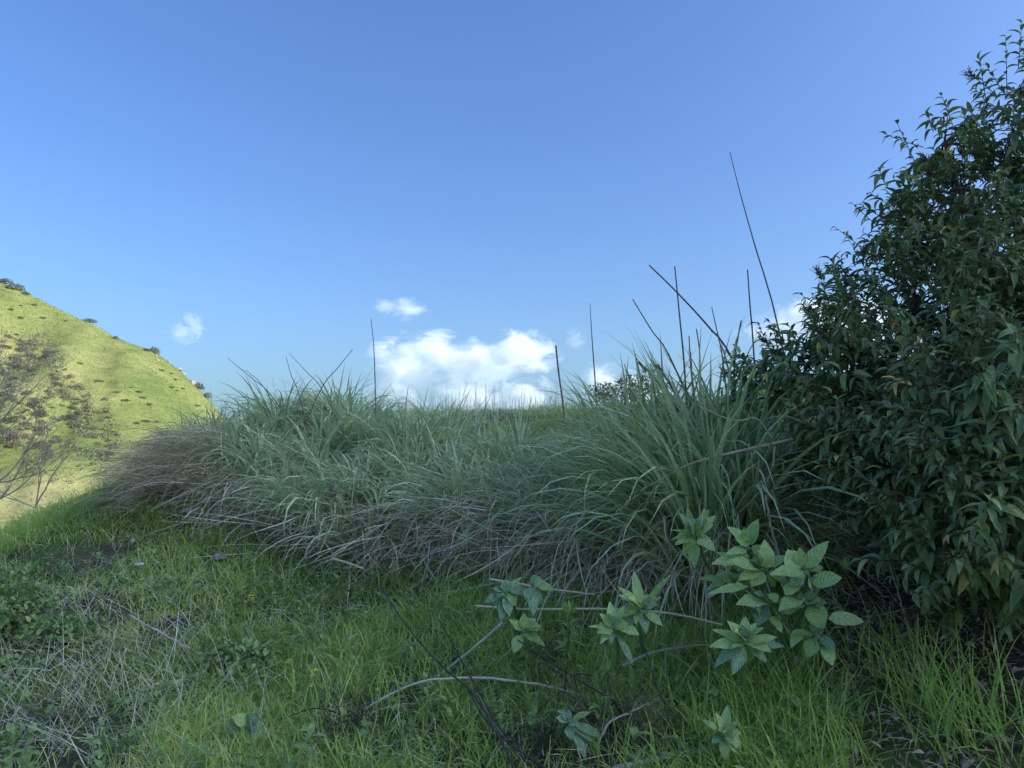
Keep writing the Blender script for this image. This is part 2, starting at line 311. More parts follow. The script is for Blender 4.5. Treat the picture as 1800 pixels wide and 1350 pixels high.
acc = Acc(); acc.add(np.stack([HX, HY, HZ], -1), grid_faces(len(hx), len(hy)), np.repeat(hv.reshape(-1, 1), 3, 1))
acc.build('hill', M['hill'], kind='structure', label='steep sunlit grassy hillside across the valley', cat='hill')
def hill_at(px, py):               # point of the far hill seen at a photo pixel
    d = np.linspace(56, DH + 6, 900); p = P(px, py, d); below = p[:, 2] < hill_z(p[:, 0], p[:, 1])
    k = int(np.argmax(below)) if below.any() else int(np.argmin(p[:, 2] - hill_z(p[:, 0], p[:, 1])))
    q = p[k].copy(); q[2] = hill_z(q[0], q[1]); return q

# ------------------------------------------------------------------ blade and leaf generators
def blades(acc, root, az, el, bend, L, Wd, K=5, p=1.4, rnd=None, patch=None, clamp=True, fold=0.0, side=None, taper=1.0, lift=.012):
    N = len(root); s = np.linspace(0, 1, K + 1); sm = (s[1:] + s[:-1]) / 2
    e = el[:, None] - bend[:, None] * sm[None] ** p
    azz = az[:, None] + (rng.normal(0, .25, (N, 1)) if side is None else side[:, None]) * sm[None]
    st = (L / K)[:, None, None] * np.stack([np.cos(e) * np.cos(azz), np.cos(e) * np.sin(azz), np.sin(e)], -1)
    c = np.concatenate([np.zeros((N, 1, 3)), np.cumsum(st, 1)], 1) + root[:, None]
    if clamp: c[..., 2] = np.maximum(c[..., 2], H(c[..., 0], c[..., 1]) + lift * s[None] * 2)
    roll = rng.normal(0, .5, N)
    w0 = np.stack([-np.sin(az), np.cos(az), np.zeros(N)], -1); up = np.array([0, 0, 1.])
    w0 = unit(w0 + np.sin(roll)[:, None] * up)
    prof = np.minimum(1, .55 + 2.2 * s) * np.maximum(.03, (1 - s ** (2.2 * taper)))
    half = (Wd / 2)[:, None, None] * prof[None, :, None] * w0[:, None]
    if fold:
        mid = c - up * (fold * Wd)[:, None, None] * prof[None, :, None] if np.ndim(fold) else c - up * (fold * Wd / 2)[:, None, None] * prof[None, :, None]
        V = np.stack([c - half, mid, c + half], 2); n = 3
    else:
        V = np.stack([c - half, c + half], 2); n = 2
    i = np.arange(N)[:, None, None] * (K + 1) * n; j = np.arange(K)[None, :, None] * n; k = np.arange(n - 1)[None, None]
    F = np.stack([i + j + k, i + j + k + 1, i + j + n + k + 1, i + j + n + k], -1)
    C = np.zeros((N, K + 1, n, 3)); C[..., 0] = (rng.random(N) if rnd is None else rnd)[:, None, None]; C[..., 1] = s[None, :, None]; C[..., 2] = (.5 if patch is None else patch[:, None, None])
    acc.add(V, F, C); return c

def leaf_unit(n=6, wide=.5, curl=.25, fold=.35, point=1.0, wave=0.0, seed=0, tw=0.0):   # leaf along +X from 0 to 1, blade in XY
    s = np.linspace(0, 1, n); w = wide * .5 * np.sin(math.pi * s ** .8) ** .75 * (1 - .25 * s ** 2 * point); w[0] = .012; w[-1] = .004
    r_ = np.random.default_rng(seed)
    z = -curl * s ** 2 + .10 * s; x = s * (1 - .25 * curl * s)
    V = np.zeros((n, 3, 3))
    for k, sg in enumerate((-1, 0, 1)):
        V[:, k, 0] = x; V[:, k, 1] = sg * w; V[:, k, 2] = z + abs(sg) * fold * w + sg * wave * np.sin(s * 9 + seed) * w + sg * tw * s * w
    i = np.arange(n - 1)[:, None] * 3; k = np.arange(2)[None]
    return V.reshape(-1, 3), np.stack([i + k, i + 3 + k, i + 4 + k, i + 1 + k], -1).reshape(-1, 4)
def frames(d, nh):                 # columns x=d, y, z
    x = unit(d); y = unit(np.cross(nh, x)); z = np.cross(x, y); return np.stack([x, y, z], -1)
def leaves(acc, base, d, nh, L, Wd, U, rnd):
    V, F = U; N = len(base); Fm = frames(d, nh)
    S = V[None] * np.stack([L, Wd, Wd], -1)[:, None]
    out = np.einsum('nij,nkj->nki', Fm, S) + base[:, None]
    C = np.zeros((N, len(V), 3)); C[..., 0] = rnd[:, None]; C[..., 1] = V[None, :, 0]
    acc.add(out, F[None] + (np.arange(N) * len(V))[:, None, None], C)
def unit_mesh(name, U, mat):
    a = Acc(); V_ = U[0]; C_ = np.zeros((len(V_), 3)); C_[:, 1] = V_[:, 0]; C_[:, 2] = np.tile([1., 0., 1.], len(V_) // 3); a.add(*U, C_); me = a.data(name); me.materials.append(mat); return me
def leaf_obj(me, base, d, nh, L, Wd, parent, name='leaf'):
    o = bpy.data.objects.new(name, me); col.objects.link(o); o.parent = parent
    Fm = frames(np.asarray(d, float)[None], np.asarray(nh, float)[None])[0] * np.array([L, Wd, Wd])
    m = Matrix.Identity(4)
    for i in range(3):
        for j in range(3): m[i][j] = Fm[i, j]
        m[i][3] = base[i] - parent.location[i]
    o.matrix_basis = m; return o

# ------------------------------------------------------------------ far hill: bushes, rocks, tufts
def shrub_mesh(name, mat, n, flat, seed):
    r_ = np.random.default_rng(seed); a = Acc()
    u = unit(r_.normal(size=(n, 3))); u[:, 2] = np.abs(u[:, 2])
    lump = .75 + .5 * fbm(u[:, 0] * 2 + seed, u[:, 1] * 2 + u[:, 2], .6, 2)
    c = u * lump[:, None] * (r_.random((n, 1)) ** .35) * np.array([1, 1, flat])
    sz = r_.uniform(.10, .22, n); d = unit(r_.normal(size=(n, 3)) + u); nh = unit(r_.normal(size=(n, 3)) + u * 1.2)
    leaves(a, c, d, nh, sz, sz * .8, leaf_unit(4, .8, .3, .3), r_.random(n))
    me = a.data(name); me.materials.append(mat); return me
sage = [shrub_mesh('sage_foliage', M['grey_shrub'], 420, .75, k) for k in range(3)]
chap = [shrub_mesh('chaparral_foliage', M['dark_shrub'], 480, .7, 10 + k) for k in range(3)]
def put(me, p, sc, name, label, cat, group=None, rz=0, tilt=0):
    o = bpy.data.objects.new(name, me); col.objects.link(o); o.location = [float(v) for v in p]; o.scale = sc; o.rotation_euler = (0, tilt, rz)
    return tag(o, label, cat, group)
PXM = FPX / DH
for k, (px, py, w, h, lb) in enumerate([
        (8, 496, 30, 14, 'dark dense shrub at the top left end of the far skyline'), (28, 506, 34, 15, 'dark shrub on the far skyline just below the topmost one'),
        (45, 515, 18, 8, 'small dark shrub trailing the skyline thicket on the far hill'),
        (157, 563, 26, 9, 'low dark shrub alone midway along the far skyline'), (203, 592, 12, 6, 'tiny dark shrub on the far skyline before the dip'),
        (258, 614, 16, 6, 'small dark shrub beside the rounded grey one on the skyline'), (272, 618, 22, 16, 'rounded grey shrub on the far skyline above pale rocks'),
        (350, 681, 20, 16, 'green shrub low on the far skyline under the rocks'), (364, 697, 18, 14, 'lowest dark shrub on the far skyline beside the tall grass')]):
    p = hill_at(px, py + 3); s = w / PXM / 2
    put(chap[k % 3], p, (s, s * .8, max(h / PXM, .5)), 'skyline_shrub', lb, 'shrub', 'shrubs on the far skyline', rz=k * 1.3)
from math import floor
poly = np.array([(0, 575), (40, 590), (80, 585), (108, 625), (120, 660), (150, 690), (185, 700), (200, 740), (215, 780), (185, 812), (110, 800), (60, 790), (0, 800)], float)
def inside(px, py, pg):
    r = False; j = len(pg) - 1
    for i in range(len(pg)):
        if (pg[i, 1] > py) != (pg[j, 1] > py) and px < (pg[j, 0] - pg[i, 0]) * (py - pg[i, 1]) / (pg[j, 1] - pg[i, 1]) + pg[i, 0]: r = not r
        j = i
    return r
def shrub_text(dk, big, px, py):
    kind = ('big ' if big else 'small ') + ('dark green shrub' if dk else 'grey sage shrub')
    zone = ('high' if py < 650 else 'halfway up' if py < 725 else 'low') + ' ' + ('at the left edge' if px < 55 else 'in the middle' if px < 125 else 'at the right tip')
    return kind + ' ' + zone + ' of the far hillside thicket', 'shrub', kind + 's ' + zone + ' of the far thicket'
cnt = 0
while cnt < 250:
    px = rng.uniform(-60, 230); py = rng.uniform(570, 815)
    if px < 0:
        if py < 600: continue
    elif not inside(px, py, poly): continue
    if fbm(px, py, 40, 2) < .44: continue
    p = hill_at(px, py); big = rng.random() < .18
    w = rng.uniform(20, 30) if big else rng.uniform(8, 17); s = w / FPX * p[1] / 2
    dk = rng.random() < .4
    put((chap if dk else sage)[cnt % 3], p - np.array([0, 0, .1 * s]), (s, s, s * rng.uniform(.9, 1.4)), 'hillside_shrub',
        *shrub_text(dk, big, px, py), rz=rng.uniform(0, 6))
    cnt += 1
TUS = [(35, 538), (60, 537), (115, 565), (35, 560), (173, 671), (230, 682), (243, 690), (300, 682), (310, 687), (320, 684), (283, 652), (300, 657), (308, 668), (255, 742), (275, 743), (240, 745), (205, 690), (190, 735), 
       (195, 800), (220, 705), (346, 714), (20, 545), (75, 560), (250, 700), (262, 712), (140, 640)]
for k, (px, py) in enumerate(TUS):
    p = hill_at(px, py); s = rng.uniform(.35, .62)
    zn = 'high under the far skyline' if py < 600 else 'on the open slope near the skyline rocks' if px > 225 and py < 700 else 'beside the far thicket' if px < 215 else 'low on the far slope above the straw hump'
    put(chap[k % 3], p, (s * 1.4, s, s * .7), 'grass_tussock', 'small dark tussock ' + zn, 'tussock', 'tussocks ' + zn, rz=k)
def rock_mesh(name, mat, seed, sq=.7):
    import bmesh
    bm = bmesh.new(); bmesh.ops.create_icosphere(bm, subdivisions=2, radius=1); r_ = np.random.default_rng(seed)
    pl = unit(r_.normal(size=(7, 3))); dd = r_.uniform(.55, .9, 7)
    for v in bm.verts:
        c = np.array(v.co)
        for a, b in zip(pl, dd):
            t = c @ a
            if t > b: c = c - a * (t - b)
        v.co = Vector(c * np.array([1, .9, sq]) * r_.uniform(.96, 1.04))
    me = bpy.data.meshes.new(name); bm.to_mesh(me); bm.free(); me.materials.append(mat); return me
RK = [rock_mesh('rock', M['rock'], 20 + k) for k in range(3)]
for k, (px, py, w, lb) in enumerate([(15, 503, 9, 'pale rock under the topmost skyline shrub on the far hill'), (297, 634, 8, 'upper pale rock on the far skyline below the grey shrub'), (313, 642, 14, 'large pale rock breaking the far skyline'),
        (322, 650, 9, 'pale rock just below the large skyline rock'), (338, 664, 12, 'pinkish rock on the steep end of the far skyline'), (343, 673, 8, 'lowest pale rock on the far skyline'), (276, 634, 7, 'pale rock in grass below the rounded grey shrub'),
        (274, 626, 5, 'tiny pale rock just under the rounded grey shrub'), (123, 626, 6, 'lone pale rock at the right edge of the far thicket'), (168, 590, 4, 'tiny white rock high on the open far slope'), (179, 599, 4, 'tiny white rock below another on the open far slope'), (3, 628, 9, 'pale rock at the left edge of the far hillside')]):
    p = hill_at(px, py); s = 1.25 * w / FPX * p[1] / 2
    put(RK[k % 3], p, (s, s, s * .9), 'hillside_rock', lb, 'rock', 'pale rocks on the far hill', rz=k * 2.1)
# low scrub too small to tell apart, filling the thicket
acc = Acc(); sx_ = []
for k in range(5200):
    px = rng.uniform(-60, 240); py = rng.uniform(560, 850)
    ins = inside(max(px, 1), py, poly) or (py > 790 and px < 190 and rng.random() < .3)
    if not ins or fbm(px * 1.0, py * 1.4, 26, 3) < (.43 + .10 * rng.random()): continue
    sx_.append(hill_at(px, py))
sx_ = np.array(sx_); rp_ = np.repeat(sx_, 5, 0); n = len(rp_); rp_ = rp_ + rng.normal(0, .22, (n, 3)) * [1, 1, .4] + [0, 0, .12]
leaves(acc, rp_, unit(rng.normal(size=(n, 3)) + [0, 0, .5]), unit(rng.normal(size=(n, 3)) + [0, -.3, 1]), rng.uniform(.14, .34, n), rng.uniform(.12, .3, n), leaf_unit(4, .8, .3, .3), rng.random(n))
acc.build('scrub', M['grey_shrub'], kind='stuff', label='low grey scrub mottling the left face of the far hill', cat='scrub')
# grass tufts giving the far turf its rough surface
acc = Acc(); n = 60000
tx = rng.uniform(-150, -28, n); ty = 56 + (DH - 52) * rng.random(n) ** .8; tz = hill_z(tx, ty)
qx, qy, _ = project(np.stack([tx, ty, tz], -1)); keep = (qx > -150) & (qx < 480) & (tz > -14); tx, ty, tz = tx[keep], ty[keep], tz[keep]; n = len(tx)
tv = np.interp(tx, hx, np.arange(len(hx))).astype(int); tw_ = np.interp(ty, hy, np.arange(len(hy))).astype(int)
blades(acc, np.stack([tx, ty, tz - .03], -1), rng.uniform(0, 6.3, n), rng.uniform(.5, 1.4, n), rng.uniform(.3, 1.4, n), rng.uniform(.12, .34, n), rng.uniform(.06, .16, n), K=2, rnd=np.clip(hv[tv, tw_] + rng.normal(0, .16, n), 0, 1), clamp=False)
acc.build('hill_grass', M['tuft'], kind='stuff', label='rough grass tufts over the sunlit far hillside', cat='grass')

# ------------------------------------------------------------------ short green grass on the near slope
def scatter(n, px0, px1, py0, py1, d0, d1):     # uniform in the ground plane, kept where it projects inside the wider frame
    y = np.sqrt(rng.uniform(d0 ** 2, d1 ** 2, n)); x = rng.uniform(-.82, .82, n) * y; z = H(x, y)
    qx, qy, _ = project(np.stack([x, y, z], -1)); k = (qx > px0) & (qx < px1) & (qy > py0) & (qy < py1)
    return np.stack([x, y, z], -1)[k], qx[k], qy[k]
acc = Acc()
def sparse(qx, qy, root):          # bare, shaded soil under the bush and a few worn patches
    k = np.ones(len(qx))
    k *= 1 - .97 * np.clip((qx - 1400) / 70, 0, 1) * np.clip((1240 - qy) / 70, 0, 1)
    k *= 1 - .97 * np.clip((qx - 1430) / 90, 0, 1)
    k *= np.clip((fbm(root[:, 0] + 7, root[:, 1], .55, 3) - .30) / .16, .12, 1)
    k *= 1 - .55 * np.clip((420 - qx) / 250, 0, 1) * np.clip((qy - 980) / 80, 0, 1)
    return rng.random(len(qx)) < k
for (n, d0, d1, h0, h1, w0, w1, K) in ((125000, 1.3, 4.6, .07, .23, .003, .006, 4), (85000, 4.4, 8.5, .09, .24, .0045, .009, 3), (60000, 8.3, 15, .10, .26, .007, .013, 2)):
    root, qx, qy = scatter(n, -160, 1960, 600, 2600, d0, d1)
    k = sparse(qx, qy, root); root, qx, qy = root[k], qx[k], qy[k]; m = len(root)
    pt = fbm(root[:, 0], root[:, 1], 1.1, 4); lush = np.clip((pt - .35) / .3, 0, 1)
    dryl = np.clip((500 - qx) / 350, 0, 1) * np.clip((qy - 930) / 80, 0, 1)
    L = lerp(h0, h1, rng.random(m) ** 1.4) * (.65 + .6 * lush) * (1 - .35 * dryl)
    rn = np.clip(.10 + .55 * lush + rng.normal(0, .18, m) + .15 * (rng.random(m) < .15) + (rng.random(m) < .06 + .16 * dryl) * .6, 0, 1)
    blades(acc, root, rng.uniform(0, 6.283, m), rng.uniform(.45, 1.45, m), rng.uniform(.5, 2.0, m), L * 1.12, rng.uniform(w0, w1, m), K=K, rnd=rn)
acc.build('grass', M['grass'], kind='stuff', label='short bright green grass covering the near slope', cat='grass')
# taller grass at lower right and along the foot of the wide-bladed clump
acc = Acc()
cl = []
for (px, py, sx, sy, n, h) in ((1610, 1245, 30, 24, 80, .36), (1745, 1305, 30, 18, 60, .36), (1665, 1310, 22, 16, 36, .3), (1560, 1160, 30, 12, 26, .24), (1330, 1200, 60, 40, 160, .26), (1370, 1290, 60, 40, 130, .26), (1660, 1180, 60, 30, 50, .26), (1180, 1250, 90, 50, 180, .2),
                              (1250, 1310, 90, 40, 160, .24), (1480, 1335, 40, 14, 50, .24), (640, 1180, 130, 60, 420, .19), (800, 1010, 120, 20, 220, .3), (760, 1120, 120, 40, 240, .18), (560, 1290, 130, 50, 240, .16), (420, 1010, 60, 25, 150, .2), (900, 1280, 120, 60, 240, .17)):
    c = G(px, py); s = c[1] / FPX
    x = c[0] + rng.normal(0, sx * s, n); y = c[1] + rng.normal(0, sy * s * 2.6, n)
    root = np.stack([x, y, H(x, y)], -1)
    blades(acc, root, rng.normal(1.9, 1.5, n), rng.uniform(.9, 1.5, n), rng.uniform(.3, 1.5, n), rng.uniform(.55, 1.15, n) * h, rng.uniform(.004, .0085, n), K=5, rnd=np.clip(rng.normal(.42, .2, n), 0, .9))
acc.build('tall_grass', M['grass'], kind='stuff', label='longer green grass blades standing among the short grass', cat='grass')

# ------------------------------------------------------------------ the tall bluish rye grass along the bank
FRONT = np.array([G(px, py)[:2] for px, py in ((222, 845), (300, 862), (390, 905), (520, 948), (660, 985), (800, 985), (930, 995), (1060, 1028), (1180, 1050), (1290, 1035), (1370, 1010))])
FT = np.linspace(0, 1, len(FRONT))
def front(t): return np.stack([np.interp(t, FT, FRONT[:, 0]), np.interp(t, FT, FRONT[:, 1])], -1)
BACK = ([0, .2, .36, .47, .56, .66, .76, 1], [1.3, 2.7, 3.1, 2.4, 1.7, 1.6, 1.7, 1.5])
def rye_roots(n, t0, t1, w0=0., w1=1., pw=1.0):
    t = rng.uniform(t0, t1, n); w = w0 + (w1 - w0) * rng.random(n) ** pw
    f = front(t); x = f[:, 0] + rng.normal(0, .08, n) + .12 * w * f[:, 0]; y = f[:, 1] + w * np.interp(t, *BACK) + rng.normal(0, .06, n)
    return np.stack([x, y, H(x, y)], -1), t, w
def rye_clump(label, t0, t1, n, hgt, wid, ndead, nlow, base, wrange=(.008, .014), lean=-1.9, bk=1.0):
    th = thing('rye_grass_clump', label, 'grass clump', base, 'rye grass clumps along the bank')
    a = Acc(); nc = max(20, int(n / 74)); rc, tc_, wc = rye_roots(nc, t0, t1, .02, 1.0)      # tussocks: blades fan out of each centre
    ci = rng.integers(0, nc, n); ang = rng.uniform(0, 6.283, n); off = .085 * np.sqrt(rng.random(n))
    r = rc[ci].copy(); r[:, 0] += np.cos(ang) * off; r[:, 1] += np.sin(ang) * off; r[:, 2] = H(r[:, 0], r[:, 1]); t = tc_[ci]; w = wc[ci]
    cl_ = rng.uniform(.72, 1.14, nc)[ci]; ctint = rng.normal(0, .2, nc)[ci]; clean = rng.normal(0, .5, nc)[ci]
    dx = np.cos(ang) * .95 + np.cos(lean + clean) * .28; dy = np.sin(ang) * .95 + np.sin(lean + clean) * .28; az = np.arctan2(dy, dx) + rng.normal(0, .35, n)
    drop = np.clip(1 - w / .45, 0, 1)                       # the front rows arch over and hang, the back rows stand
    L = hgt * rng.uniform(.5, 1.12, n) * cl_ * np.interp(t, [t0, t0 + .05, t1 - .05, t1], [.8, 1, 1, .85]) * (1 if bk == 1 else np.interp(t, [.68, .73, .82], [.55, .68, 1]))
    blades(a, r, az, 1.47 - 4.6 * off - .1 * drop + rng.normal(0, .12, n), bk * (rng.uniform(.4, 2.6, n) + drop * rng.uniform(.2, 1.0, n)), L, rng.uniform(*wrange, n), K=8, p=2.1, rnd=np.clip(.5 + ctint + rng.normal(0, .22, n), 0, 1), fold=.45)
    a.build('green_blades', M['rye'], th, 'stuff')
    a = Acc(); r, t, w = rye_roots(ndead, t0, t1, 0, .26, 1.3); n2 = ndead
    blades(a, r, rng.normal(-1.75, 1.1, n2), rng.uniform(.4, 1.4, n2), rng.uniform(1.2, 3.2, n2), hgt * rng.uniform(.35, 1.0, n2), rng.uniform(.005, .013, n2), K=7, p=1.3, rnd=np.clip(rng.normal(.5, .25, n2), 0, 1))
    if nlow:                        # thatch lying over the front foot of the bank
        r, t, w = rye_roots(nlow, t0, t1, -.12, .26, 1.0); r[:, 2] += .42 * rng.random(nlow) ** 1.3
        blades(a, r, rng.choice([-2.4, -.5, -1.2, 2.9, .2], nlow) + rng.normal(0, .5, nlow), rng.normal(-.05, .3, nlow), rng.uniform(-.2, .5, nlow), rng.uniform(.25, .9, nlow), rng.uniform(.006, .014, nlow), K=5, p=1.2, rnd=np.clip(rng.normal(.66, .25, nlow), 0, 1))
    a.build('dead_thatch', M['thatch'], th, 'stuff'); return th
fb = lambda t: np.array([*front(t), H(*front(t))])
rye_clump('bluish grass tuft at the left end of the bank with brown drooping thatch', 0.0, .19, 1300, .80, .01, 600, 220, fb(.1), (.015, .028))
rye_clump('broad mass of blue-green arching grass on the left crest of the bank', .17, .44, 4700, .94, .011, 1000, 1300, fb(.3), (.018, .034))
rye_clump('low silvery grass in the middle of the bank above matted dead straw', .42, .70, 3300, .82, .012, 1000, 2000, fb(.56), (.018, .034))
right = rye_clump('tall wide-bladed grass clump leaning against the dark bush', .68, 1.0, 2900, 1.25, .016, 600, 700, fb(.85), (.018, .036), lean=-2.3, bk=.72)
# wide single blades of the right clump, one object each
BL = []
for k in range(10):
    a = Acc(); z1 = np.zeros((1, 3)); K = 9
    blades(a, z1, np.zeros(1), np.array([1.42 - .03 * k]), np.array([.5 + .24 * k]), np.ones(1), np.array([.032]), K=K, p=2.2, clamp=False, fold=.5, side=np.array([(k % 3 - 1) * .3]), rnd=np.array([.5]))
    BL.append(a)
bm_g = [a.data('blade') for a in BL]; bm_d = [a.data('dead_blade') for a in BL]
for m_ in bm_g: m_.materials.append(M['reed'])
for m_ in bm_d: m_.materials.append(M['thatch_obj'])
r, t, w = rye_roots(290, .70, 1.03, 0, .95)
for k in range(290):
    dead = rng.random() < .2
    o = bpy.data.objects.new('blade', (bm_d if dead else bm_g)[rng.integers(2, 10) if w[k] < .25 else rng.integers(0, 7)]); col.objects.link(o); o.parent = right
    s = rng.uniform(.85, 1.4) * (.85 if w[k] < .2 else 1.0)
    o.location = r[k] - np.array(right.location); o.scale = (s, rng.uniform(.8, 1.35), s)
    o.rotation_euler = (rng.normal(0, .08), rng.normal(0, .08), rng.normal(-1.9, 1.0))
# brown drooping thatch over the left end
th = thing('thatch_hump', 'brown hump of drooping dead grass at the far left of the bank', 'dead grass', G(290, 880))
a = Acc(); n = 1500
px = 235 + 180 * rng.random(n) ** 1.2; dd = rng.uniform(7.2, 8.4, n)
top = np.interp(px, [235, 300, 400, 440], [815, 768, 752, 770]) + 90 * rng.random(n) ** 1.3
root = P(px, top, dd - .004 * (top - 760))
blades(a, root, rng.normal(3.5, .55, n), rng.normal(.25, .25, n), rng.uniform(.6, 1.6, n), rng.uniform(.35, .85, n), rng.uniform(.003, .008, n), K=6, p=1.1, rnd=np.clip(rng.normal(.4, .22, n), 0, 1))
a.build('drooping_straw', M['thatch'], th, 'stuff')

# ------------------------------------------------------------------ tall dry stalks standing out of the grass
def stalk(name, pts, d, r0, r1, mat, label, cat='stalk', group='tall dry stalks', n=14, jit=.0, toground=True):
    d = np.broadcast_to(np.asarray(d, float), (len(pts),))
    p = np.array([P(a, b, c) for (a, b), c in zip(pts, d)])
    if toground:
        e = p[-1].copy(); v = p[-1] - p[-2]; hz = H(e[0], e[1]); tt = 0
        if e[2] > hz and v[2] < -1e-3:
            e = e + v / -v[2] * (e[2] - hz) * np.array([.6, .6, 1]); e[2] = H(e[0], e[1]) - .02; p = np.vstack([p, e])
    q = smooth_path(p, n); q[1:-1] += rng.normal(0, jit, (n - 2, 3)) if jit else 0
    r0, r1 = r0 * .8, r1 * .72
    a = Acc(); tubes(a, q, np.linspace(r1, r0, n), 6)
    th = thing(name, label, cat, q[-1], group); a.build('stem', mat, th)
    # joints of the culm
    L = np.linalg.norm(np.diff(q, axis=0), axis=1).sum()
    a = Acc()
    for s in np.arange(.12, .95, .22):
        i = int(s * (n - 1)); dirv = unit(q[min(i + 1, n - 1)] - q[i]); rr = lerp(r1, r0, i / (n - 1))
        tubes(a, np.array([q[i] - dirv * rr * 1.2, q[i], q[i] + dirv * rr * 1.2]), np.array([rr, rr * 1.35, rr]), 6)
    a.build('node', mat, th); return th
S = M['stalk']; SR = M['stalk_red']
stalk('dry_stalk', [(1283, 267), (1300, 335), (1325, 425), (1368, 575)], 5.6, .0085, .0035, S, 'longest thin stalk rising high beside the dark bush')
stalk('dry_stalk', [(1141, 466), (1190, 514), (1245, 574), (1292, 640)], 4.9, .009, .006, SR, 'thick reddish stalk leaning left and crossing an upright one')
stalk('dry_stalk', [(1186, 468), (1195, 560), (1204, 660)], 5.2, .009, .006, S, 'thick upright stalk crossed by the reddish leaning one')
stalk('dry_stalk', [(1112, 526), (1145, 580), (1186, 645)], 5.3, .007, .005, S, 'leaning stalk left of the crossed pair')
stalk('dry_stalk', [(1251, 540), (1262, 590), (1272, 645)], 5.3, .007, .004, S, 'short upright stalk just right of the reddish leaning one')
stalk('dry_stalk', [(1314, 474), (1319, 545), (1324, 605)], 5.4, .008, .006, S, 'blunt upright stalk just left of the dark bush')
stalk('dry_stalk', [(1037, 533), (1041, 600), (1048, 700)], 6.6, .012, .003, S, 'dark pointed upright stalk above the small crest shrub')
stalk('dry_stalk', [(977, 607), (982, 655), (990, 716)], 7.0, .011, .011, S, 'short thick stalk at the right end of the big cloud')
stalk('dry_stalk', [(652, 560), (657, 610), (660, 697)], 8.0, .010, .004, S, 'thin upright stalk in front of the left edge of the big cloud')
stalk('dry_stalk', [(620, 614), (595, 645), (560, 692)], 7.8, .007, .004, S, 'thin stalk leaning right on the left crest')
stalk('dry_stalk', [(508, 621), (540, 655), (570, 692)], 7.7, .007, .003, S, 'thin stalk leaning left and crossing the right-leaning one')
stalk('dry_stalk', [(503, 627), (512, 660), (528, 702)], 7.6, .007, .003, S, 'thin stalk on the left crest left of the crossed pair')
stalk('dry_stalk', [(400, 629), (440, 663), (482, 702)], 7.6, .007, .003, S, 'leftmost thin stalk leaning left on the crest')
stalk('dry_stalk', [(1303, 563), (1296, 600), (1291, 645)], 5.0, .008, .006, S, 'short stub stalk between the reddish one and the bush')
stalk('dry_stalk', [(1122, 635), (1135, 652), (1152, 668)], 5.2, .011, .010, SR, 'broken stub stalk left of two parallel stubs by the crest shrub')
stalk('dry_stalk', [(1145, 632), (1156, 648), (1172, 666)], 5.2, .011, .010, SR, 'broken stub stalk right of another stub by the crest shrub')
stalk('dry_stalk', [(1097, 640), (1102, 655), (1108, 678)], 5.6, .006, .004, S, 'small thin stub stalk above the crest shrub')
stalk('dry_stalk', [(1211, 590), (1213, 620), (1216, 650)], 5.2, .006, .005, S, 'low upright stub right of the thick upright stalk')
stalk('dry_stalk', [(1224, 578), (1229, 610), (1231, 650)], 5.1, .007, .005, S, 'second low upright stub right of the thick upright stalk')

# ------------------------------------------------------------------ thin dry weeds along the crest, small crest shrubs
acc = Acc(); n = 420
px = np.concatenate([rng.uniform(700, 1030, 330), rng.uniform(780, 960, 90)]); dd = rng.uniform(9.5, 12.6, n)
x = (px - 900) / FPX * dd; y = dd; root = np.stack([x, y, H(x, y)], -1)
blades(acc, root, rng.uniform(0, 6.3, n), rng.normal(1.45, .12, n), rng.normal(.1, .4, n), rng.uniform(.2, .62, n), rng.uniform(.004, .008, n), K=5, rnd=np.clip(rng.normal(.85, .12, n), 0, 1))
acc.build('dry_weeds', M['thatch'], kind='stuff', label='thin straw-coloured dry weeds along the grassy crest', cat='weeds')
def branch_tree(name, base, stems, mat, label, cat, depth=4, seed=1, rad=.012, ratio=.68, spread=.5, kids=3, up=.25, parts=('branch', 'twigs'), tw=None):
    r_ = np.random.default_rng(seed); th = thing(name, label, cat, base); A0 = Acc(); A1 = Acc()
    def grow(p, d, L, r, lev):
        m = 5; q = [p]; v = d
        for k in range(m - 1):
            v = unit(v + r_.normal(0, .10, 3) + np.array([0, 0, up * .12])); q.append(q[-1] + v * L / (m - 1))
        q = np.array(q); tubes(A0 if lev < 2 else A1, q, np.linspace(r, r * .62, m), 5 if lev < 2 else 3)
        if lev >= depth: return
        for k in range(kids):
            s = r_.uniform(.35, 1.0) if k else 1.0; i = min(int(s * (m - 1)), m - 1)
            nd = unit(v + r_.normal(0, spread, 3) + np.array([0, 0, up])); grow(q[i], nd, L * ratio * r_.uniform(.75, 1.2), r * .6, lev + 1)
    for (d, L, r) in stems: grow(np.asarray(base, float), unit(np.asarray(d, float)), L, r, 0)
    A0.build(parts[0], mat, th)
    if A1.V: A1.build(parts[1], mat, th, 'stuff')
    return th
b = P(-55, 905, 9.2)
branch_tree('bare_tree', b, [((.75, .1, .75), .66, .015), ((.3, .2, 1), .88, .014), ((.95, 0, .42), .55, .012), ((-.05, .1, 1), .98, .014), ((.5, -.2, 1), .76, .012), ((.15, .1, 1), 1.0, .013)], M['twig'], 'leafless grey tree at the left edge before the sunlit hill', 'tree', depth=6, seed=5, ratio=.68, spread=.36, kids=3, up=.14)
b = P(62, 893, 8.6)
branch_tree('bare_bush', b, [((.35, 0, .9), .33, .010), ((.05, 0, 1), .45, .009), ((-.9, 0, .2), .4, .008)], M['twig'], 'small leafless bush on the left ridge right of the grey tree', 'bush', depth=3, seed=9, ratio=.72, spread=.34, kids=2, up=.2)
b = P(1074, 712, 9.5); b[2] = H(b[0], b[1])
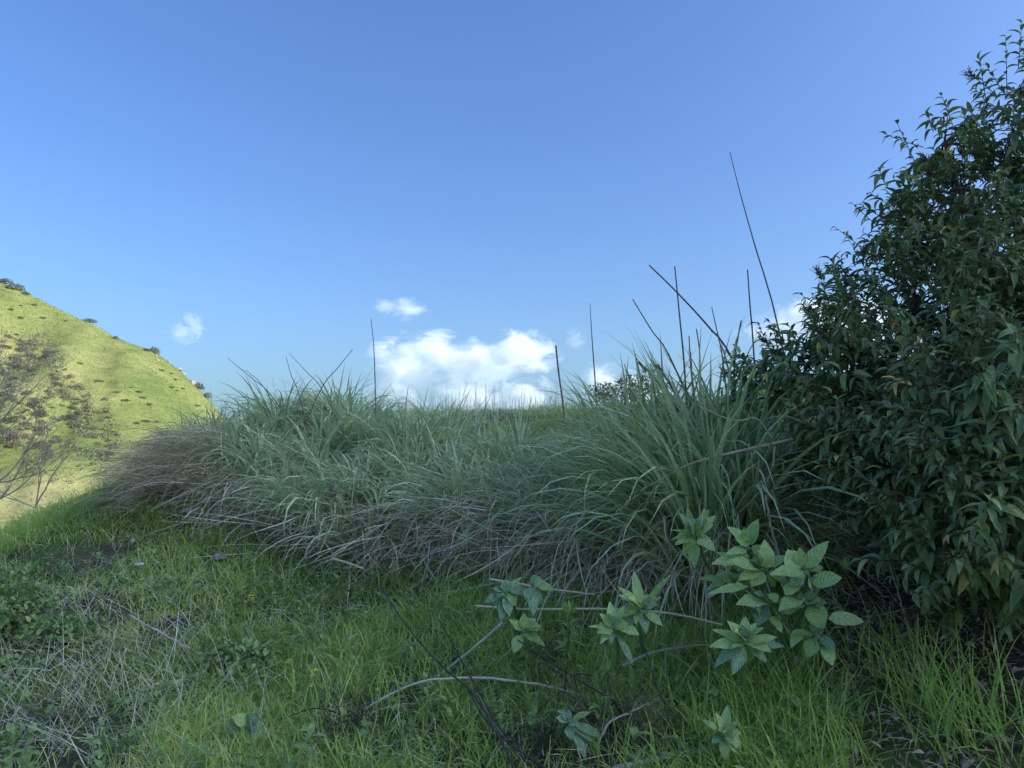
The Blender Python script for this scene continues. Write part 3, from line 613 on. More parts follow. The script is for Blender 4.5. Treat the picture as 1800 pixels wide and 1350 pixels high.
branch_tree('bare_weed', b, [((.05, 0, 1), .3, .009), ((-.1, 0, 1), .26, .007)], M['dark'], 'leafless branching weed on the crest beside the pointed stalk', 'weed', depth=4, seed=3, ratio=.62, spread=.45, kids=3, up=.15)
b = P(965, 722, 10); b[2] = H(b[0], b[1])
branch_tree('bare_weed', b, [((.05, 0, 1), .18, .006)], M['grey'], 'small leafless weed on the crest by the short thick stalk', 'weed', depth=3, seed=4, ratio=.66, spread=.5, kids=3, up=.1)
def leafy(name, c, rad, n, ll, mat, label, cat, seed, asp=.5, fol='foliage'):
    r_ = np.random.default_rng(seed); c = np.asarray(c, float); gz = np.array([c[0], c[1], H(c[0], c[1])]); th = thing(name, label, cat, gz)
    u = unit(r_.normal(size=(n, 3))); lump = .7 + .6 * vnoise(u[:, 0] * 2.2 + seed, u[:, 1] * 2.2 + u[:, 2] * 1.7, .7)
    p = c + u * np.asarray(rad) * lump[:, None] * r_.random((n, 1)) ** .4; p[:, 2] = np.maximum(p[:, 2], H(p[:, 0], p[:, 1]) + .02)
    a = Acc(); leaves(a, p, unit(u + r_.normal(0, .7, (n, 3))), unit(np.array([0, 0, 1.]) + r_.normal(0, .5, (n, 3)) + .4 * u), r_.uniform(.6, 1.2, n) * ll, r_.uniform(.6, 1.2, n) * ll, leaf_unit(5, asp, .3, .3), r_.random(n))
    a.build(fol, mat, th, 'stuff'); a = Acc()
    k = r_.choice(n, min(n, 26), replace=False); m = len(k); s = np.linspace(0, 1, 5)[None, :, None]
    pts = gz + (p[k][:, None] - gz) * s; pts[:, 1:-1] += r_.normal(0, .02, (m, 3, 3)); tubes(a, pts, np.broadcast_to(np.linspace(.006, .002, 5) * max(rad) * 3, (m, 5)), 4)
    a.build('stems', M['dark'], th); return th
leafy('crest_shrub', P(1062, 688, 9.2), (.17, .17, .10), 420, .045, M['sumac'], 'small dark leafy shrub on the crest at the foot of the pointed stalk', 'shrub', 2)
leafy('crest_shrub', P(1110, 684, 8.8), (.22, .2, .15), 620, .045, M['sumac'], 'dark leafy shrub on the crest right of the bare weed', 'shrub', 3)
leafy('crest_shrub', P(1146, 668, 8.8), (.12, .12, .16), 300, .045, M['weed'], 'small yellowish leafy shrub on the crest by the stub stalks', 'shrub', 4)

# ------------------------------------------------------------------ the dark laurel sumac bush at right
LOBES = [(1850, 320, 4.7, .56, .50), (1835, 215, 4.75, .34, .30), (1770, 290, 4.6, .24, .26), (1690, 330, 4.6, .18, .2), (1725, 425, 4.55, .50, .50), (1615, 425, 4.5, .2, .28), (1660, 250, 4.6, .14, .14), (1600, 560, 4.35, .50, .42), (1490, 625, 4.3, .34, .2), (1410, 660, 4.3, .24, .14), (1355, 685, 4.35, .12, .09),
         (1560, 740, 4.0, .44, .40), (1505, 825, 3.75, .27, .27), (1585, 890, 3.55, .28, .18), (1690, 620, 3.8, .55, .50), (1700, 820, 3.3, .42, .42), (1790, 720, 3.0, .40, .42), (1760, 930, 2.85, .30, .26),
         (1700, 978, 2.95, .22, .13), (1850, 1000, 2.95, .28, .2), (1880, 520, 3.9, .55, .55), (1950, 800, 3.0, .5, .6), (2080, 400, 4.6, .7, .8), (2150, 800, 3.6, .7, .9), (1800, 560, 5.0, .7, .7)]
bush_base = np.array([2.75, 4.0, 0]); bush_base[2] = H(*bush_base[:2])
bush = thing('laurel_bush', 'large dark evergreen bush with curved folded leaves filling the right side', 'bush', bush_base)
so, sd, sl = [], [], []
for (px, py, d, rx, rz) in LOBES:
    c = P(px, py, d); n = int((270 if py < 520 else 370) * (rx * rx * .6 + rx * rz * .9)) + 9
    u = unit(rng.normal(size=(n, 3))); lump = .82 + .36 * vnoise(u[:, 0] * 2 + px, u[:, 1] * 2 + u[:, 2] * 1.3, .8)
    rr = np.where(rng.random(n) < .72, rng.uniform(.78, 1, n), rng.uniform(.3, .8, n))
    o = c + u * np.array([rx, rx * .9, rz]) * (lump * rr)[:, None]
    so.append(o); sd.append(unit(u + np.array([0, 0, .55]) + rng.normal(0, .3, (n, 3)))); sl.append(rng.uniform(.13, .26, n))
# shoots that stand out of the outline
for (px, py, qx, qy, d) in ((1735, 190, 1722, 108, 4.6), (1770, 170, 1768, 70, 4.6), (1790, 120, 1796, 45, 4.6), (1690, 260, 1655, 172, 4.55), (1630, 330, 1578, 225, 4.5), (1660, 250, 1668, 185, 4.5), (1560, 330, 1545, 300, 4.5), (1570, 420, 1500, 365, 4.45), (1600, 380, 1530, 345, 4.5),
                            (1550, 460, 1468, 405, 4.45), (1540, 500, 1455, 470, 4.4), (1560, 540, 1490, 425, 4.4), (1480, 600, 1425, 550, 4.35), (1430, 625, 1385, 575, 4.3), (1390, 645, 1345, 600, 4.3), (1450, 590, 1460, 540, 4.3), (1330, 670, 1300, 625, 4.3),
                            (1660, 690, 1620, 655, 3.3), (1700, 690, 1650, 640, 3.3), (1440, 760, 1380, 735, 3.8), (1740, 760, 1762, 720, 2.7), (1720, 860, 1690, 822, 2.75), (1730, 960, 1668, 985, 2.75), (1660, 1010, 1600, 1000, 2.9), (1780, 1000, 1700, 1030, 2.85)):
    a_, b_ = P(px, py, d), P(qx, qy, d - .05); v = b_ - a_; L = np.linalg.norm(v)
    so.append(a_[None]); sd.append(unit(v)[None]); sl.append(np.array([L]))
so, sd, sl = np.concatenate(so), np.concatenate(sd), np.concatenate(sl); ns = len(so)
# twig curves
q = np.stack([so + sd * (sl * t)[:, None] + np.array([0, 0, .06]) * t * t * sl[:, None] for t in np.linspace(0, 1, 4)], 1)
a = Acc(); tubes(a, q, np.broadcast_to(np.array([.0035, .003, .0024, .0014]), (ns, 4)), 3); a.build('twigs', M['bark'], bush, 'stuff')
ml = 11
tt = np.linspace(.12, 1.0, ml)[None] + rng.normal(0, .02, (ns, ml)); tt = np.clip(tt, .05, 1)
lb_ = so[:, None] + sd[:, None] * (sl[:, None] * tt)[..., None] + np.array([0, 0, .06]) * (tt ** 2 * sl[:, None])[..., None]
ang = np.arange(ml)[None] * 2.4 + rng.uniform(0, 6.3, (ns, 1)); rf = np.where(np.abs(sd[:, 2:3]) > .9, np.array([1., 0, 0]), np.array([0, 0, 1.]))
e1 = unit(np.cross(sd, rf)); e2 = np.cross(sd, e1)
rad_ = np.cos(ang)[..., None] * e1[:, None] + np.sin(ang)[..., None] * e2[:, None]
ld = unit(rad_ * (1.0 - .45 * tt)[..., None] + sd[:, None] * (.45 + .55 * tt)[..., None] + np.array([0, 0, -.22]) + rng.normal(0, .16, (ns, ml, 3)))
lh = unit(np.array([0, 0, 1.]) + .45 * sd[:, None] + rng.normal(0, .22, (ns, ml, 3)))
lL = rng.uniform(.075, .118, (ns, ml)) * rng.uniform(.58, 1.12, (ns, 1)) * (1.05 - .32 * tt ** 3); rv = np.clip(.6 * rng.random((ns, ml)) + .3 * rng.random((ns, 1)) + (rng.random((ns, 1)) < .10) * (tt > .45) * .3 + (rng.random((ns, 1)) < .05) * (tt > .9) * .45, 0, .97 + .03 * (rng.random((ns, 1)) < .12))
lb_, ld, lh, lL, rv = lb_.reshape(-1, 3), ld.reshape(-1, 3), lh.reshape(-1, 3), lL.ravel(), rv.ravel()
qx, qy, qd = project(lb_)
inframe = (qx > 5) & (qx < 1795) & (qy > 0) & (qy < 1345)
# the leaves that show largest: nearest in each small patch of view
cell = (np.floor(qx / 26).astype(int), np.floor(qy / 26).astype(int)); seen = {}
for i in np.argsort(qd):
    if not inframe[i]: continue
    k = (cell[0][i], cell[1][i])
    if k not in seen: seen[k] = i
near = np.array(sorted(seen.values(), key=lambda i: -lL[i] / qd[i])[:290])
mask = np.ones(len(lb_), bool); mask[near] = False
UL = [leaf_unit(7, .33, .50 + .1 * k, .62, point=.2, seed=k, tw=.25 * (k - 1)) for k in range(3)]
a = Acc()
idx = np.arange(len(lb_))
for k in range(3):
    s = mask & (idx % 3 == k); leaves(a, lb_[s], ld[s], lh[s], lL[s], lL[s] * rng.uniform(.85, 1.15, s.sum()), UL[k], rv[s])
a.build('foliage', M['sumac'], bush, 'stuff')
lm = [unit_mesh('leaf', u, M['sumac_obj']) for u in UL]
for i in near: leaf_obj(lm[i % 3], lb_[i], ld[i], lh[i], lL[i], lL[i], bush)
# limbs: trunk, then a limb to each lobe, branches to sprigs
a = Acc()
for (px, py, d, rx, rz) in LOBES:
    c = P(px, py, d); m = lerp(bush_base, c, .45) + np.array([.15, .2, .15]); w = smooth_path(np.array([bush_base + rng.normal(0, .06, 3) * [1, 1, 0], m, c]), 10)
    tubes(a, w, np.linspace(.035, .009, 10), 7)
a.build('limb', M['bark'], bush)
a = Acc(); s0 = rng.choice(ns, 520, replace=False); cs = np.array([P(*l[:3]) for l in LOBES]); nearest = np.argmin(((so[s0][:, None] - cs[None]) ** 2).sum(-1), 1)
st = cs[nearest]; pts = st[:, None] + (so[s0] - st)[:, None] * np.linspace(0, 1, 5)[None, :, None]; pts[:, 1:-1] += rng.normal(0, .02, (len(s0), 3, 3))
tubes(a, pts, np.broadcast_to(np.linspace(.008, .0032, 5), (len(s0), 5)), 4); a.build('branches', M['bark'], bush, 'stuff')
# brown seed panicles
a = Acc(); ks = rng.choice(ns, 130, replace=False); nb = 46
c = (so + sd * sl[:, None])[ks]; dv = sd[ks]
tip = c[:, None] + dv[:, None] * rng.uniform(0, .06, (130, nb, 1)) + rng.normal(0, .018, (130, nb, 3)); pts = np.stack([np.repeat(c[:, None], nb, 1), (tip + c[:, None]) / 2 + rng.normal(0, .004, tip.shape), tip], 2).reshape(-1, 3, 3)
tubes(a, pts, np.broadcast_to(np.array([.0009, .0009, .0022]), (len(pts), 3)), 3); a.build('seed_clusters', M['seed'], bush, 'stuff')

# ------------------------------------------------------------------ dead branches and the log by the bush
def stick(name, pts, r0, r1, mat, label, cat='branch', n=22, jit=.003, side=0, group=None, seed=0):
    p = np.array([P(*x) for x in pts]); r9 = np.random.default_rng(seed); p[1:-1] += r9.normal(0, jit * 1.5, (len(p) - 2, 3)); q = smooth_path(p, n); q[1:-1] += r9.normal(0, min(jit, .0012), (n - 2, 3))
    a = Acc(); tubes(a, q, np.linspace(r0, r1, n), 7); th = thing(name, label, cat, q[0], group); a.build('stem', mat, th)
    if side:
        r_ = np.random.default_rng(seed + 50)
        for k in range(side):
            a = Acc(); i = r_.integers(3, n - 3); v = unit(unit(q[i + 1] - q[i]) + r_.normal(0, .7, 3)); L = r_.uniform(.05, .16)
            w = np.array([q[i], q[i] + v * L * .5 + r_.normal(0, .01, 3), q[i] + v * L]); tubes(a, smooth_path(w, 6), np.linspace(r1 * .9, r1 * .4, 6), 4)
            a.build('side_twig', mat, th)
    return th
stick('dead_branch', [(1392, 772, 3.75), (1330, 787, 3.7), (1250, 806, 3.7), (1205, 820, 3.75), (1150, 850, 3.85), (1110, 868, 3.95)], .0085, .003, M['tan'], 'long bare tan branch reaching left out of the dark bush', side=5, seed=1)
stick('dead_branch', [(1362, 785, 3.72), (1355, 830, 3.7), (1338, 870, 3.7), (1300, 900, 3.72)], .005, .003, M['tan'], 'thin curved branch hanging below the long tan branch', seed=2)
stick('dead_branch', [(1230, 715, 4.0), (1285, 740, 3.95), (1330, 735, 3.9), (1358, 770, 3.8)], .004, .003, M['tan'], 'thin bent twig just above the long tan branch', seed=3)
stick('dead_branch', [(1345, 870, 3.65), (1357, 930, 3.6), (1370, 975, 3.6)], .006, .005, M['tan'], 'straight dead stem standing behind the broad leaves', seed=4)
stick('fallen_log', [(1430, 843, 4.1), (1380, 856, 4.05), (1340, 875, 4.0), (1300, 902, 4.0), (1262, 925, 4.0)], .045, .03, M['log'], 'rough brown log half hidden between bush and wide blades', cat='log', jit=.006, seed=5)
stick('dead_branch', [(1425, 845, 3.75), (1390, 848, 3.7), (1355, 862, 3.7)], .005, .003, M['tan'], 'short twig lying along the brown log', seed=6)
stick('fallen_stick', [(884, 1094, 3.75), (830, 1140, 3.7), (770, 1186, 3.72), (700, 1222, 3.75), (640, 1248, 3.8)], .0065, .0035, M['pale'], 'straight pale stick slanting down left through the grass', cat='stick', jit=.002, seed=7)
stick('fallen_stick', [(640, 1247, 3.35), (700, 1212, 3.35), (760, 1193, 3.35), (850, 1194, 3.35), (940, 1203, 3.35), (1030, 1225, 3.3), (1085, 1245, 3.3)], .0045, .0055, M['pale'], 'long arched grey stem across the centre grass', cat='stick', jit=.003, seed=8)
stick('fallen_stick', [(1078, 1352, 2.72), (1130, 1336, 2.74), (1190, 1324, 2.78), (1260, 1318, 2.8), (1360, 1322, 2.82)], .010, .007, M['grey'], 'thick grey branch lying along the bottom edge', cat='stick', jit=.004, side=3, seed=9)
stick('fallen_stick', [(1082, 1245, 3.1), (1150, 1232, 3.15), (1215, 1218, 3.2), (1240, 1190, 3.25)], .007, .0045, M['grey'], 'forked grey branch below the broad-leaved rosette', cat='stick', jit=.005, side=6, seed=10)
stick('fallen_stick', [(1050, 1310, 2.95), (1072, 1275, 2.98), (1110, 1250, 3.0), (1140, 1235, 3.05)], .005, .003, M['pale'], 'crooked pale twig lower centre among dead weeds', cat='stick', jit=.004, seed=11)
stick('fallen_stick', [(1095, 1170, 3.3), (1150, 1148, 3.3), (1200, 1136, 3.32), (1250, 1133, 3.35)], .007, .004, M['grey'], 'grey arched branch left of the broad-leaved rosette', cat='stick', side=3, seed=12)
stick('dry_culm', [(862, 1018, 4.0), (930, 1030, 3.95), (1000, 1040, 3.9), (1045, 1045, 3.9)], .006, .005, M['straw'], 'upper straw-coloured culm lying above the bright sprig', cat='stick', jit=.001, seed=13)
stick('dry_culm', [(836, 1065, 3.9), (920, 1070, 3.8), (1040, 1071, 3.65), (1170, 1078, 3.5), (1270, 1098, 3.4)], .006, .005, M['straw'], 'long tan culm lying across behind the small sprigs', cat='stick', jit=.001, seed=14)
stick('dark_twig', [(668, 1030, 3.9), (710, 1090, 3.6), (765, 1160, 3.35), (830, 1215, 3.1), (870, 1290, 2.9), (905, 1352, 2.75)], .003, .005, M['dark'], 'long dark stem curving down through the centre grass', cat='twig', group='dark dead twigs', seed=15)
stick('dark_twig', [(772, 1090, 3.7), (800, 1140, 3.5), (830, 1200, 3.3), (870, 1265, 3.0), (925, 1340, 2.85)], .003, .0045, M['dark'], 'dark stem crossing the pale slanting stick', cat='twig', group='dark dead twigs', seed=16)
stick('dark_twig', [(910, 1125, 3.3), (960, 1160, 3.25), (1030, 1200, 3.15), (1100, 1245, 3.05), (1150, 1300, 2.9)], .0035, .004, M['dark'], 'dark stem running down right past the lime sprig', cat='twig', group='dark dead twigs', side=6, seed=17)
stick('dark_twig', [(1130, 1130, 3.2), (1165, 1230, 3.0), (1225, 1290, 2.9), (1262, 1352, 2.7)], .003, .004, M['dark'], 'dark stem slanting to the bottom edge right of centre', cat='twig', group='dark dead twigs', seed=18)
stick('dark_twig', [(1557, 975, 3.3), (1580, 1040, 3.2), (1600, 1120, 3.15)], .003, .003, M['grey'], 'thin stem hanging in the dark hollow under the bush', cat='twig', group='dark dead twigs', seed=19)
stick('dark_twig', [(500, 1262, 3.3), (560, 1248, 3.3), (620, 1268, 3.25), (650, 1290, 3.2)], .003, .003, M['dark'], 'dark arched stem over the dead weed at bottom left of centre', cat='twig', group='dark dead twigs', seed=20)
stick('dark_twig', [(822, 1208, 3.2), (850, 1260, 3.0), (900, 1310, 2.85), (960, 1352, 2.7)], .003, .004, M['dark'], 'dark stem at the bottom edge left of the dead weed', cat='twig', group='dark dead twigs', seed=21)
stick('fallen_stick', [(355, 1315, 3.0), (395, 1328, 2.98), (435, 1352, 2.95)], .004, .004, M['pale'], 'short pale stem at the bottom left edge', cat='stick', seed=22)
stick('fallen_stick', [(585, 982, 5.2), (612, 990, 5.15), (640, 1000, 5.1)], .008, .006, M['straw'], 'short bright straw piece lying at the foot of the bank', cat='stick', seed=23)
stick('fallen_stick', [(228, 1082, 4.2), (262, 1100, 4.1), (300, 1120, 4.05), (335, 1140, 4.0)], .004, .003, M['pale'], 'crooked pale stem in the left grass', cat='stick', jit=.006, side=7, seed=24)
stick('fallen_stick', [(5, 1215, 3.5), (50, 1265, 3.35), (90, 1300, 3.2), (140, 1352, 3.05)], .003, .005, M['pale'], 'pale crooked stem in the bottom left corner', cat='stick', jit=.006, side=7, seed=25)

# dead weeds: dark wiry skeletons
def dead_weed(px, py, label, seed, sc=1.0, mat='dark'):
    b = G(px, py); r_ = np.random.default_rng(seed)
    st = [(unit(np.array([r_.normal(0, .9), r_.normal(0, .6), .8])), r_.uniform(.07, .13) * sc, .0028) for _ in range(9)]
    return branch_tree('dead_weed', b, st, M[mat], label, 'weed', depth=3, seed=seed, ratio=.72, spread=.6, kids=3, up=.05)
dead_weed(615, 1310, 'dark wiry dead weed at the bottom left of centre', 31)
dead_weed(1040, 1290, 'dense brown dead weed at the bottom centre', 32, 1.3, 'stalk')
dead_weed(1120, 1325, 'brown dead weed beside the thick grey branch', 33, 1.2, 'stalk')
dead_weed(975, 1180, 'dark dead weed under the lime-green sprig', 34, .8)
dead_weed(100, 1280, 'reddish brown dead weed at lower left', 35, .8, 'stalk')
dead_weed(960, 1345, 'dark dead weed at the bottom edge by the bluish seedling', 36, 1.0)

# dry thin stems lying over the left slope
acc = Acc(); n = 560
c = np.array([(170, 1210), (300, 1130), (90, 1300), (260, 1310), (380, 1330), (60, 1010), (130, 960), (700, 1020)]); pr = np.array([.26, .16, .17, .15, .08, .06, .06, .06])
ci = rng.choice(8, n, p=pr); px = c[ci, 0] + rng.normal(0, 150, n); py = np.clip(c[ci, 1] + rng.normal(0, 75, n), 960, 1420)
root = np.array([G(a_, b_) for a_, b_ in zip(px, py)])
blades(acc, root, rng.normal(2.35, .6, n), rng.uniform(.05, .75, n), rng.uniform(-.1, .7, n), rng.uniform(.15, .6, n), rng.uniform(.0016, .0034, n), K=6, rnd=np.clip(rng.normal(.75, .2, n), 0, 1), lift=.05)
n = 5200                            # short litter straw everywhere in the left grass
ci = rng.choice(8, n, p=pr); px = c[ci, 0] + rng.normal(0, 150, n); py = np.clip(c[ci, 1] + rng.normal(0, 90, n), 930, 1400)
dd = None
x = rng.uniform(-3.6, 1.6, n); y = rng.uniform(2.4, 6.4, n); root = np.stack([x, y, H(x, y) + .05], -1)
blades(acc, root, rng.uniform(0, 6.3, n), rng.normal(.25, .3, n), rng.uniform(0, .9, n), rng.uniform(.06, .26, n), rng.uniform(.0016, .0035, n), K=3, rnd=np.clip(rng.normal(.6, .25, n), 0, 1), lift=.05)
acc.build('dry_stems', M['thatch'], kind='stuff', label='thin greyish dry stems strewn over the left slope', cat='dry stems')

# small broad-leaved weeds mixed into the grass
acc = Acc(); n = 900
x = rng.uniform(-3.8, 1.2, n); y = rng.uniform(2.5, 6.5, n); k = fbm(x + 3, y, .7, 3) > .5; x, y = x[k], y[k]; n = len(x); rp_ = np.repeat(np.stack([x, y, H(x, y)], -1), 7, 0); m = len(rp_)
an = rng.uniform(0, 6.28, m); e = rng.uniform(.1, .9, m); d_ = np.stack([np.cos(an) * np.cos(e), np.sin(an) * np.cos(e), np.sin(e)], -1)
hh = rng.uniform(.02, .13, m); LL = np.repeat(rng.uniform(.03, .075, n), 7); leaves(acc, rp_ + np.stack([0 * hh, 0 * hh, hh], -1), d_, np.tile([0, 0, 1.], (m, 1)), LL, LL * .9, leaf_unit(5, .5, .4, .3), np.repeat(rng.random(n), 7))
acc.build('low_weeds', M['weed'], kind='stuff', label='small broad-leaved weeds mixed into the left grass', cat='weeds')

# leaf litter under the bush
acc = Acc(); n = 15000
x = rng.uniform(.7, 3.6, n); y = rng.uniform(2.2, 4.6, n); z = H(x, y) + rng.uniform(.002, .03, n); b_ = np.stack([x, y, z], -1); qx, qy, _ = project(b_)
k = rng.random(n) < np.clip((qx - 1250) / 250, 0, 1); b_ = b_[k]; m = len(b_)
dv = rng.normal(size=(m, 3)); dv[:, 2] *= .3
leaves(acc, b_, dv, unit(np.array([0, 0, 1.]) + rng.normal(0, .45, (m, 3))), rng.uniform(.02, .08, m), rng.uniform(.008, .05, m), leaf_unit(4, .4, .4, .5), rng.random(m))
acc.build('leaf_litter', M['litter'], kind='stuff', label='brown dead leaves and bits on the bare soil under the bush', cat='leaf litter')

# ------------------------------------------------------------------ broad-leaved plants (each leaf an object)
UB = [leaf_unit(8, .52, .16, .22, wave=.12, seed=k, tw=.15 * (k - 1)) for k in range(3)]
MB = {key: [unit_mesh('leaf', u, M[key]) for u in UB] for key in ('broad', 'young', 'teal')}
UN = leaf_unit(7, .2, .35, .3); MN = {key: unit_mesh('narrow_leaf', UN, M[key]) for key in ('young', 'teal', 'broad')}
def z6(X, Y): return 820 + X / 2.5, 870 + Y / 2.5        # study-crop coordinates -> photo pixels
def broad_plant(label, root, hubs, name='leafy_plant', group='broad-leaved plants by the bush', extra=9):
    # hubs: (hub X, hub Y, depth, [(tipX, tipY, width, kind, dd)...]) in study-crop coordinates
    rp = G(*z6(*root)) ; th = thing(name, label, 'plant', rp, group)
    a = Acc(); k = 0
    for (hx_, hy_, d, lv) in hubs:
        h = P(*z6(hx_, hy_), d)
        w = smooth_path(np.array([rp, lerp(rp, h, .5) + np.array([rng.normal(0, .02), .02, .02]), h]), 9); tubes(a, w, np.linspace(.010, .005, 9), 7)
        more = [(lerp(hx_, hx_ + math.cos(q_) * g_, .15), lerp(hy_, hy_ + math.sin(q_) * g_, .15), hx_ + math.cos(q_) * g_, hy_ + math.sin(q_) * g_ * .8 + 20, rng.uniform(44, 66), 'broad' if rng.random() < .75 else 'teal', rng.uniform(-.05, .12)) for q_, g_ in zip(rng.uniform(0, 6.28, extra), rng.uniform(65, 125, extra))]
        for (bx, by, tx_, ty_, wd, kind, dd_) in list(lv) + more:
            b0 = P(*z6(bx, by), d); t0 = P(*z6(tx_, ty_), d + dd_); v = t0 - b0; L = np.linalg.norm(v)
            tubes(a, smooth_path(np.array([h, lerp(h, b0, .6) + [0, 0, .004], b0]), 5), np.linspace(.0036, .0022, 5), 5)
            view = unit(np.array([0, 0, CAMZ]) - b0); nh = unit(view * .55 + np.array([0, 0, .75]) + rng.normal(0, .18, 3))
            wm = wd / 2.5 / FPX * d / .5 * 1.12
            leaf_obj(MB[kind][k % 3], b0, v, nh, L * 1.06, wm, th); k += 1
    a.build('stem', M['green_stem'], th); return th
B, Y_, T = 'broad', 'young', 'teal'
def radial(hx_, hy_, tips, kind=B): return [(lerp(hx_, x, .12), lerp(hy_, y, .12), x, y, w, kd or kind, dd_) for (x, y, w, kd, dd_) in tips]
broad_plant('largest broad-leaved green plant in front of the dark bush', (1420, 720), [
    (1500, 350, 2.95, [(1490, 320, 1588, 203, 58, B, -.03), (1480, 335, 1338, 345, 62, B, -.06), (1472, 315, 1466, 232, 48, Y_, .0), (1460, 330, 1415, 238, 88, B, .03), (1520, 392, 1646, 358, 82, B, -.04), (1500, 330, 1560, 330, 40, B, .02)]),
    (1310, 330, 3.05, [(1290, 325, 1146, 288, 66, B, -.06), (1320, 330, 1312, 195, 62, B, .04), (1300, 320, 1280, 235, 44, Y_, -.02), (1340, 380, 1300, 380, 30, B, -.02), (1330, 320, 1410, 262, 60, B, .05)]),
    (1235, 235, 3.12, [(1240, 225, 1152, 138, 64, B, .0), (1240, 220, 1278, 106, 60, B, .0), (1228, 215, 1220, 145, 34, Y_, -.03), (1230, 240, 1140, 260, 45, B, -.05), (1210, 290, 1080, 298, 56, B, -.04), (1200, 300, 1100, 250, 40, B, .03), (1160, 330, 1180, 260, 45, Y_, .03)]),
    (1500, 480, 2.98, [(1485, 452, 1372, 502, 74, B, -.05), (1400, 440, 1482, 368, 62, B, .02), (1532, 482, 1560, 596, 70, B, -.05), (1470, 490, 1370, 515, 60, B, .04), (1590, 545, 1748, 552, 66, B, -.02), (1480, 590, 1424, 668, 52, B, -.03)]),
    (1330, 480, 3.02, [(1318, 465, 1188, 475, 66, B, -.05), (1330, 540, 1392, 600, 62, B, -.02), (1340, 430, 1360, 470, 40, B, -.04), (1300, 540, 1280, 500, 40, B, -.02), (1240, 400, 1060, 432, 44, B, -.03), (1200, 410, 1190, 380, 26, B, 0)]),
    (1150, 380, 3.15, [(1130, 370, 1020, 368, 36, B, -.03), (1120, 355, 1170, 395, 30, B, -.03)]),
    (1540, 620, 2.95, [(1560, 660, 1612, 745, 62, B, -.05), (1540, 650, 1500, 700, 45, B, .02)])])
broad_plant('rosette of pale green pointed leaves lower left of the largest leafy plant', (1200, 900), [
    (1225, 650, 2.85, radial(1225, 650, [(1150, 552, 50, B, .0), (1225, 533, 44, B, .04), (1080, 588, 46, B, .03), (1302, 580, 50, Y_, -.04), (1362, 622, 46, B, -.02), (1398, 662, 50, T, .02), (1070, 662, 52, B, -.03), (1088, 752, 62, T, -.04), (1172, 785, 52, T, -.06), (1322, 732, 48, T, -.04), (1165, 672, 34, B, -.07), (1262, 662, 30, B, -.07), (1200, 580, 34, Y_, -.02), (1270, 560, 36, B, .03)]))])
broad_plant('small upright leaf tuft in front of the wide grass blades', (1180, 520), [
    (1005, 175, 3.35, radial(1005, 185, [(935, 75, 34, T, .0), (968, 50, 30, Y_, .02), (1062, 62, 44, Y_, .0), (1092, 88, 40, B, .05), (893, 150, 42, B, -.03), (918, 215, 44, B, -.06), (1092, 242, 60, B, -.06), (980, 120, 32, Y_, -.03), (1030, 120, 40, Y_, -.03), (1000, 318, 44, Y_, -.08)]))])
broad_plant('mid-green leafy sprig left of the pale rosette', (790, 760), [
    (770, 500, 3.1, radial(770, 500, [(735, 335, 40, B, .04), (668, 402, 40, B, .0), (675, 438, 44, B, -.03), (855, 445, 40, B, .02), (790, 460, 42, Y_, -.05), (862, 572, 40, B, -.05), (680, 532, 36, B, -.05), (742, 565, 34, B, -.07), (790, 520, 34, T, -.08), (790, 605, 44, T, -.06), (900, 345, 30, Y_, .03), (700, 585, 40, T, -.05)]))])
broad_plant('leafy sprig with one long drooping leaf beside the mid-green sprig', (660, 800), [
    (645, 585, 3.05, radial(645, 590, [(630, 468, 38, B, .02), (588, 520, 36, B, .0), (538, 576, 30, B, -.03), (692, 488, 40, B, .02), (636, 648, 26, T, -.06), (736, 748, 40, T, -.05), (588, 652, 34, B, -.05), (700, 560, 36, B, -.02)]))])
broad_plant('bluish leafy sprig at the tip of the pale slanting stick', (220, 640), [
    (170, 425, 3.55, radial(170, 430, [(112, 408, 40, T, 0), (165, 375, 34, T, .02), (215, 378, 40, T, 0), (78, 470, 34, T, -.03), (110, 500, 30, T, -.03), (190, 530, 42, T, -.05), (150, 560, 36, T, -.05), (240, 360, 30, Y_, .03), (135, 450, 34, T, -.05)])),
    (290, 400, 3.55, radial(290, 395, [(262, 470, 44, T, -.03), (295, 530, 44, T, -.05), (330, 480, 36, T, 0), (300, 350, 30, T, .03), (350, 380, 28, T, .04)])),
    (250, 600, 3.45, radial(250, 600, [(190, 545, 44, Y_, 0), (255, 520, 40, Y_, .02), (300, 555, 44, Y_, 0), (335, 590, 40, Y_, -.03), (345, 660, 40, Y_, -.05), (290, 640, 40, Y_, -.05)]))], group='small sprigs in the grass', extra=3)
broad_plant('small bluish seedling at the bottom right of centre', (1140, 1190), [
    (1140, 1050, 2.7, radial(1140, 1060, [(1145, 925, 44, B, .03), (1038, 985, 36, B, 0), (1098, 955, 34, B, .02), (1202, 1042, 46, B, -.02), (1080, 1085, 44, T, -.03), (1135, 1160, 46, B, -.05), (1195, 1135, 44, B, -.03), (1190, 990, 40, B, .02), (1110, 1030, 40, B, -.04), (1160, 1085, 40, T, -.05)]))], group='small sprigs in the grass', extra=3)
broad_plant('dark bluish seedling at the bottom centre', (470, 1130), [
    (450, 995, 2.9, radial(450, 1000, [(395, 975, 44, T, 0), (430, 950, 40, T, .02), (490, 1010, 44, T, -.03), (460, 1075, 40, T, -.04), (560, 1085, 36, T, 0), (600, 1060, 40, T, .03), (545, 1130, 36, T, 0), (530, 1165, 40, T, -.03), (545, 950, 34, Y_, .04)]))], group='small sprigs in the grass', extra=3)
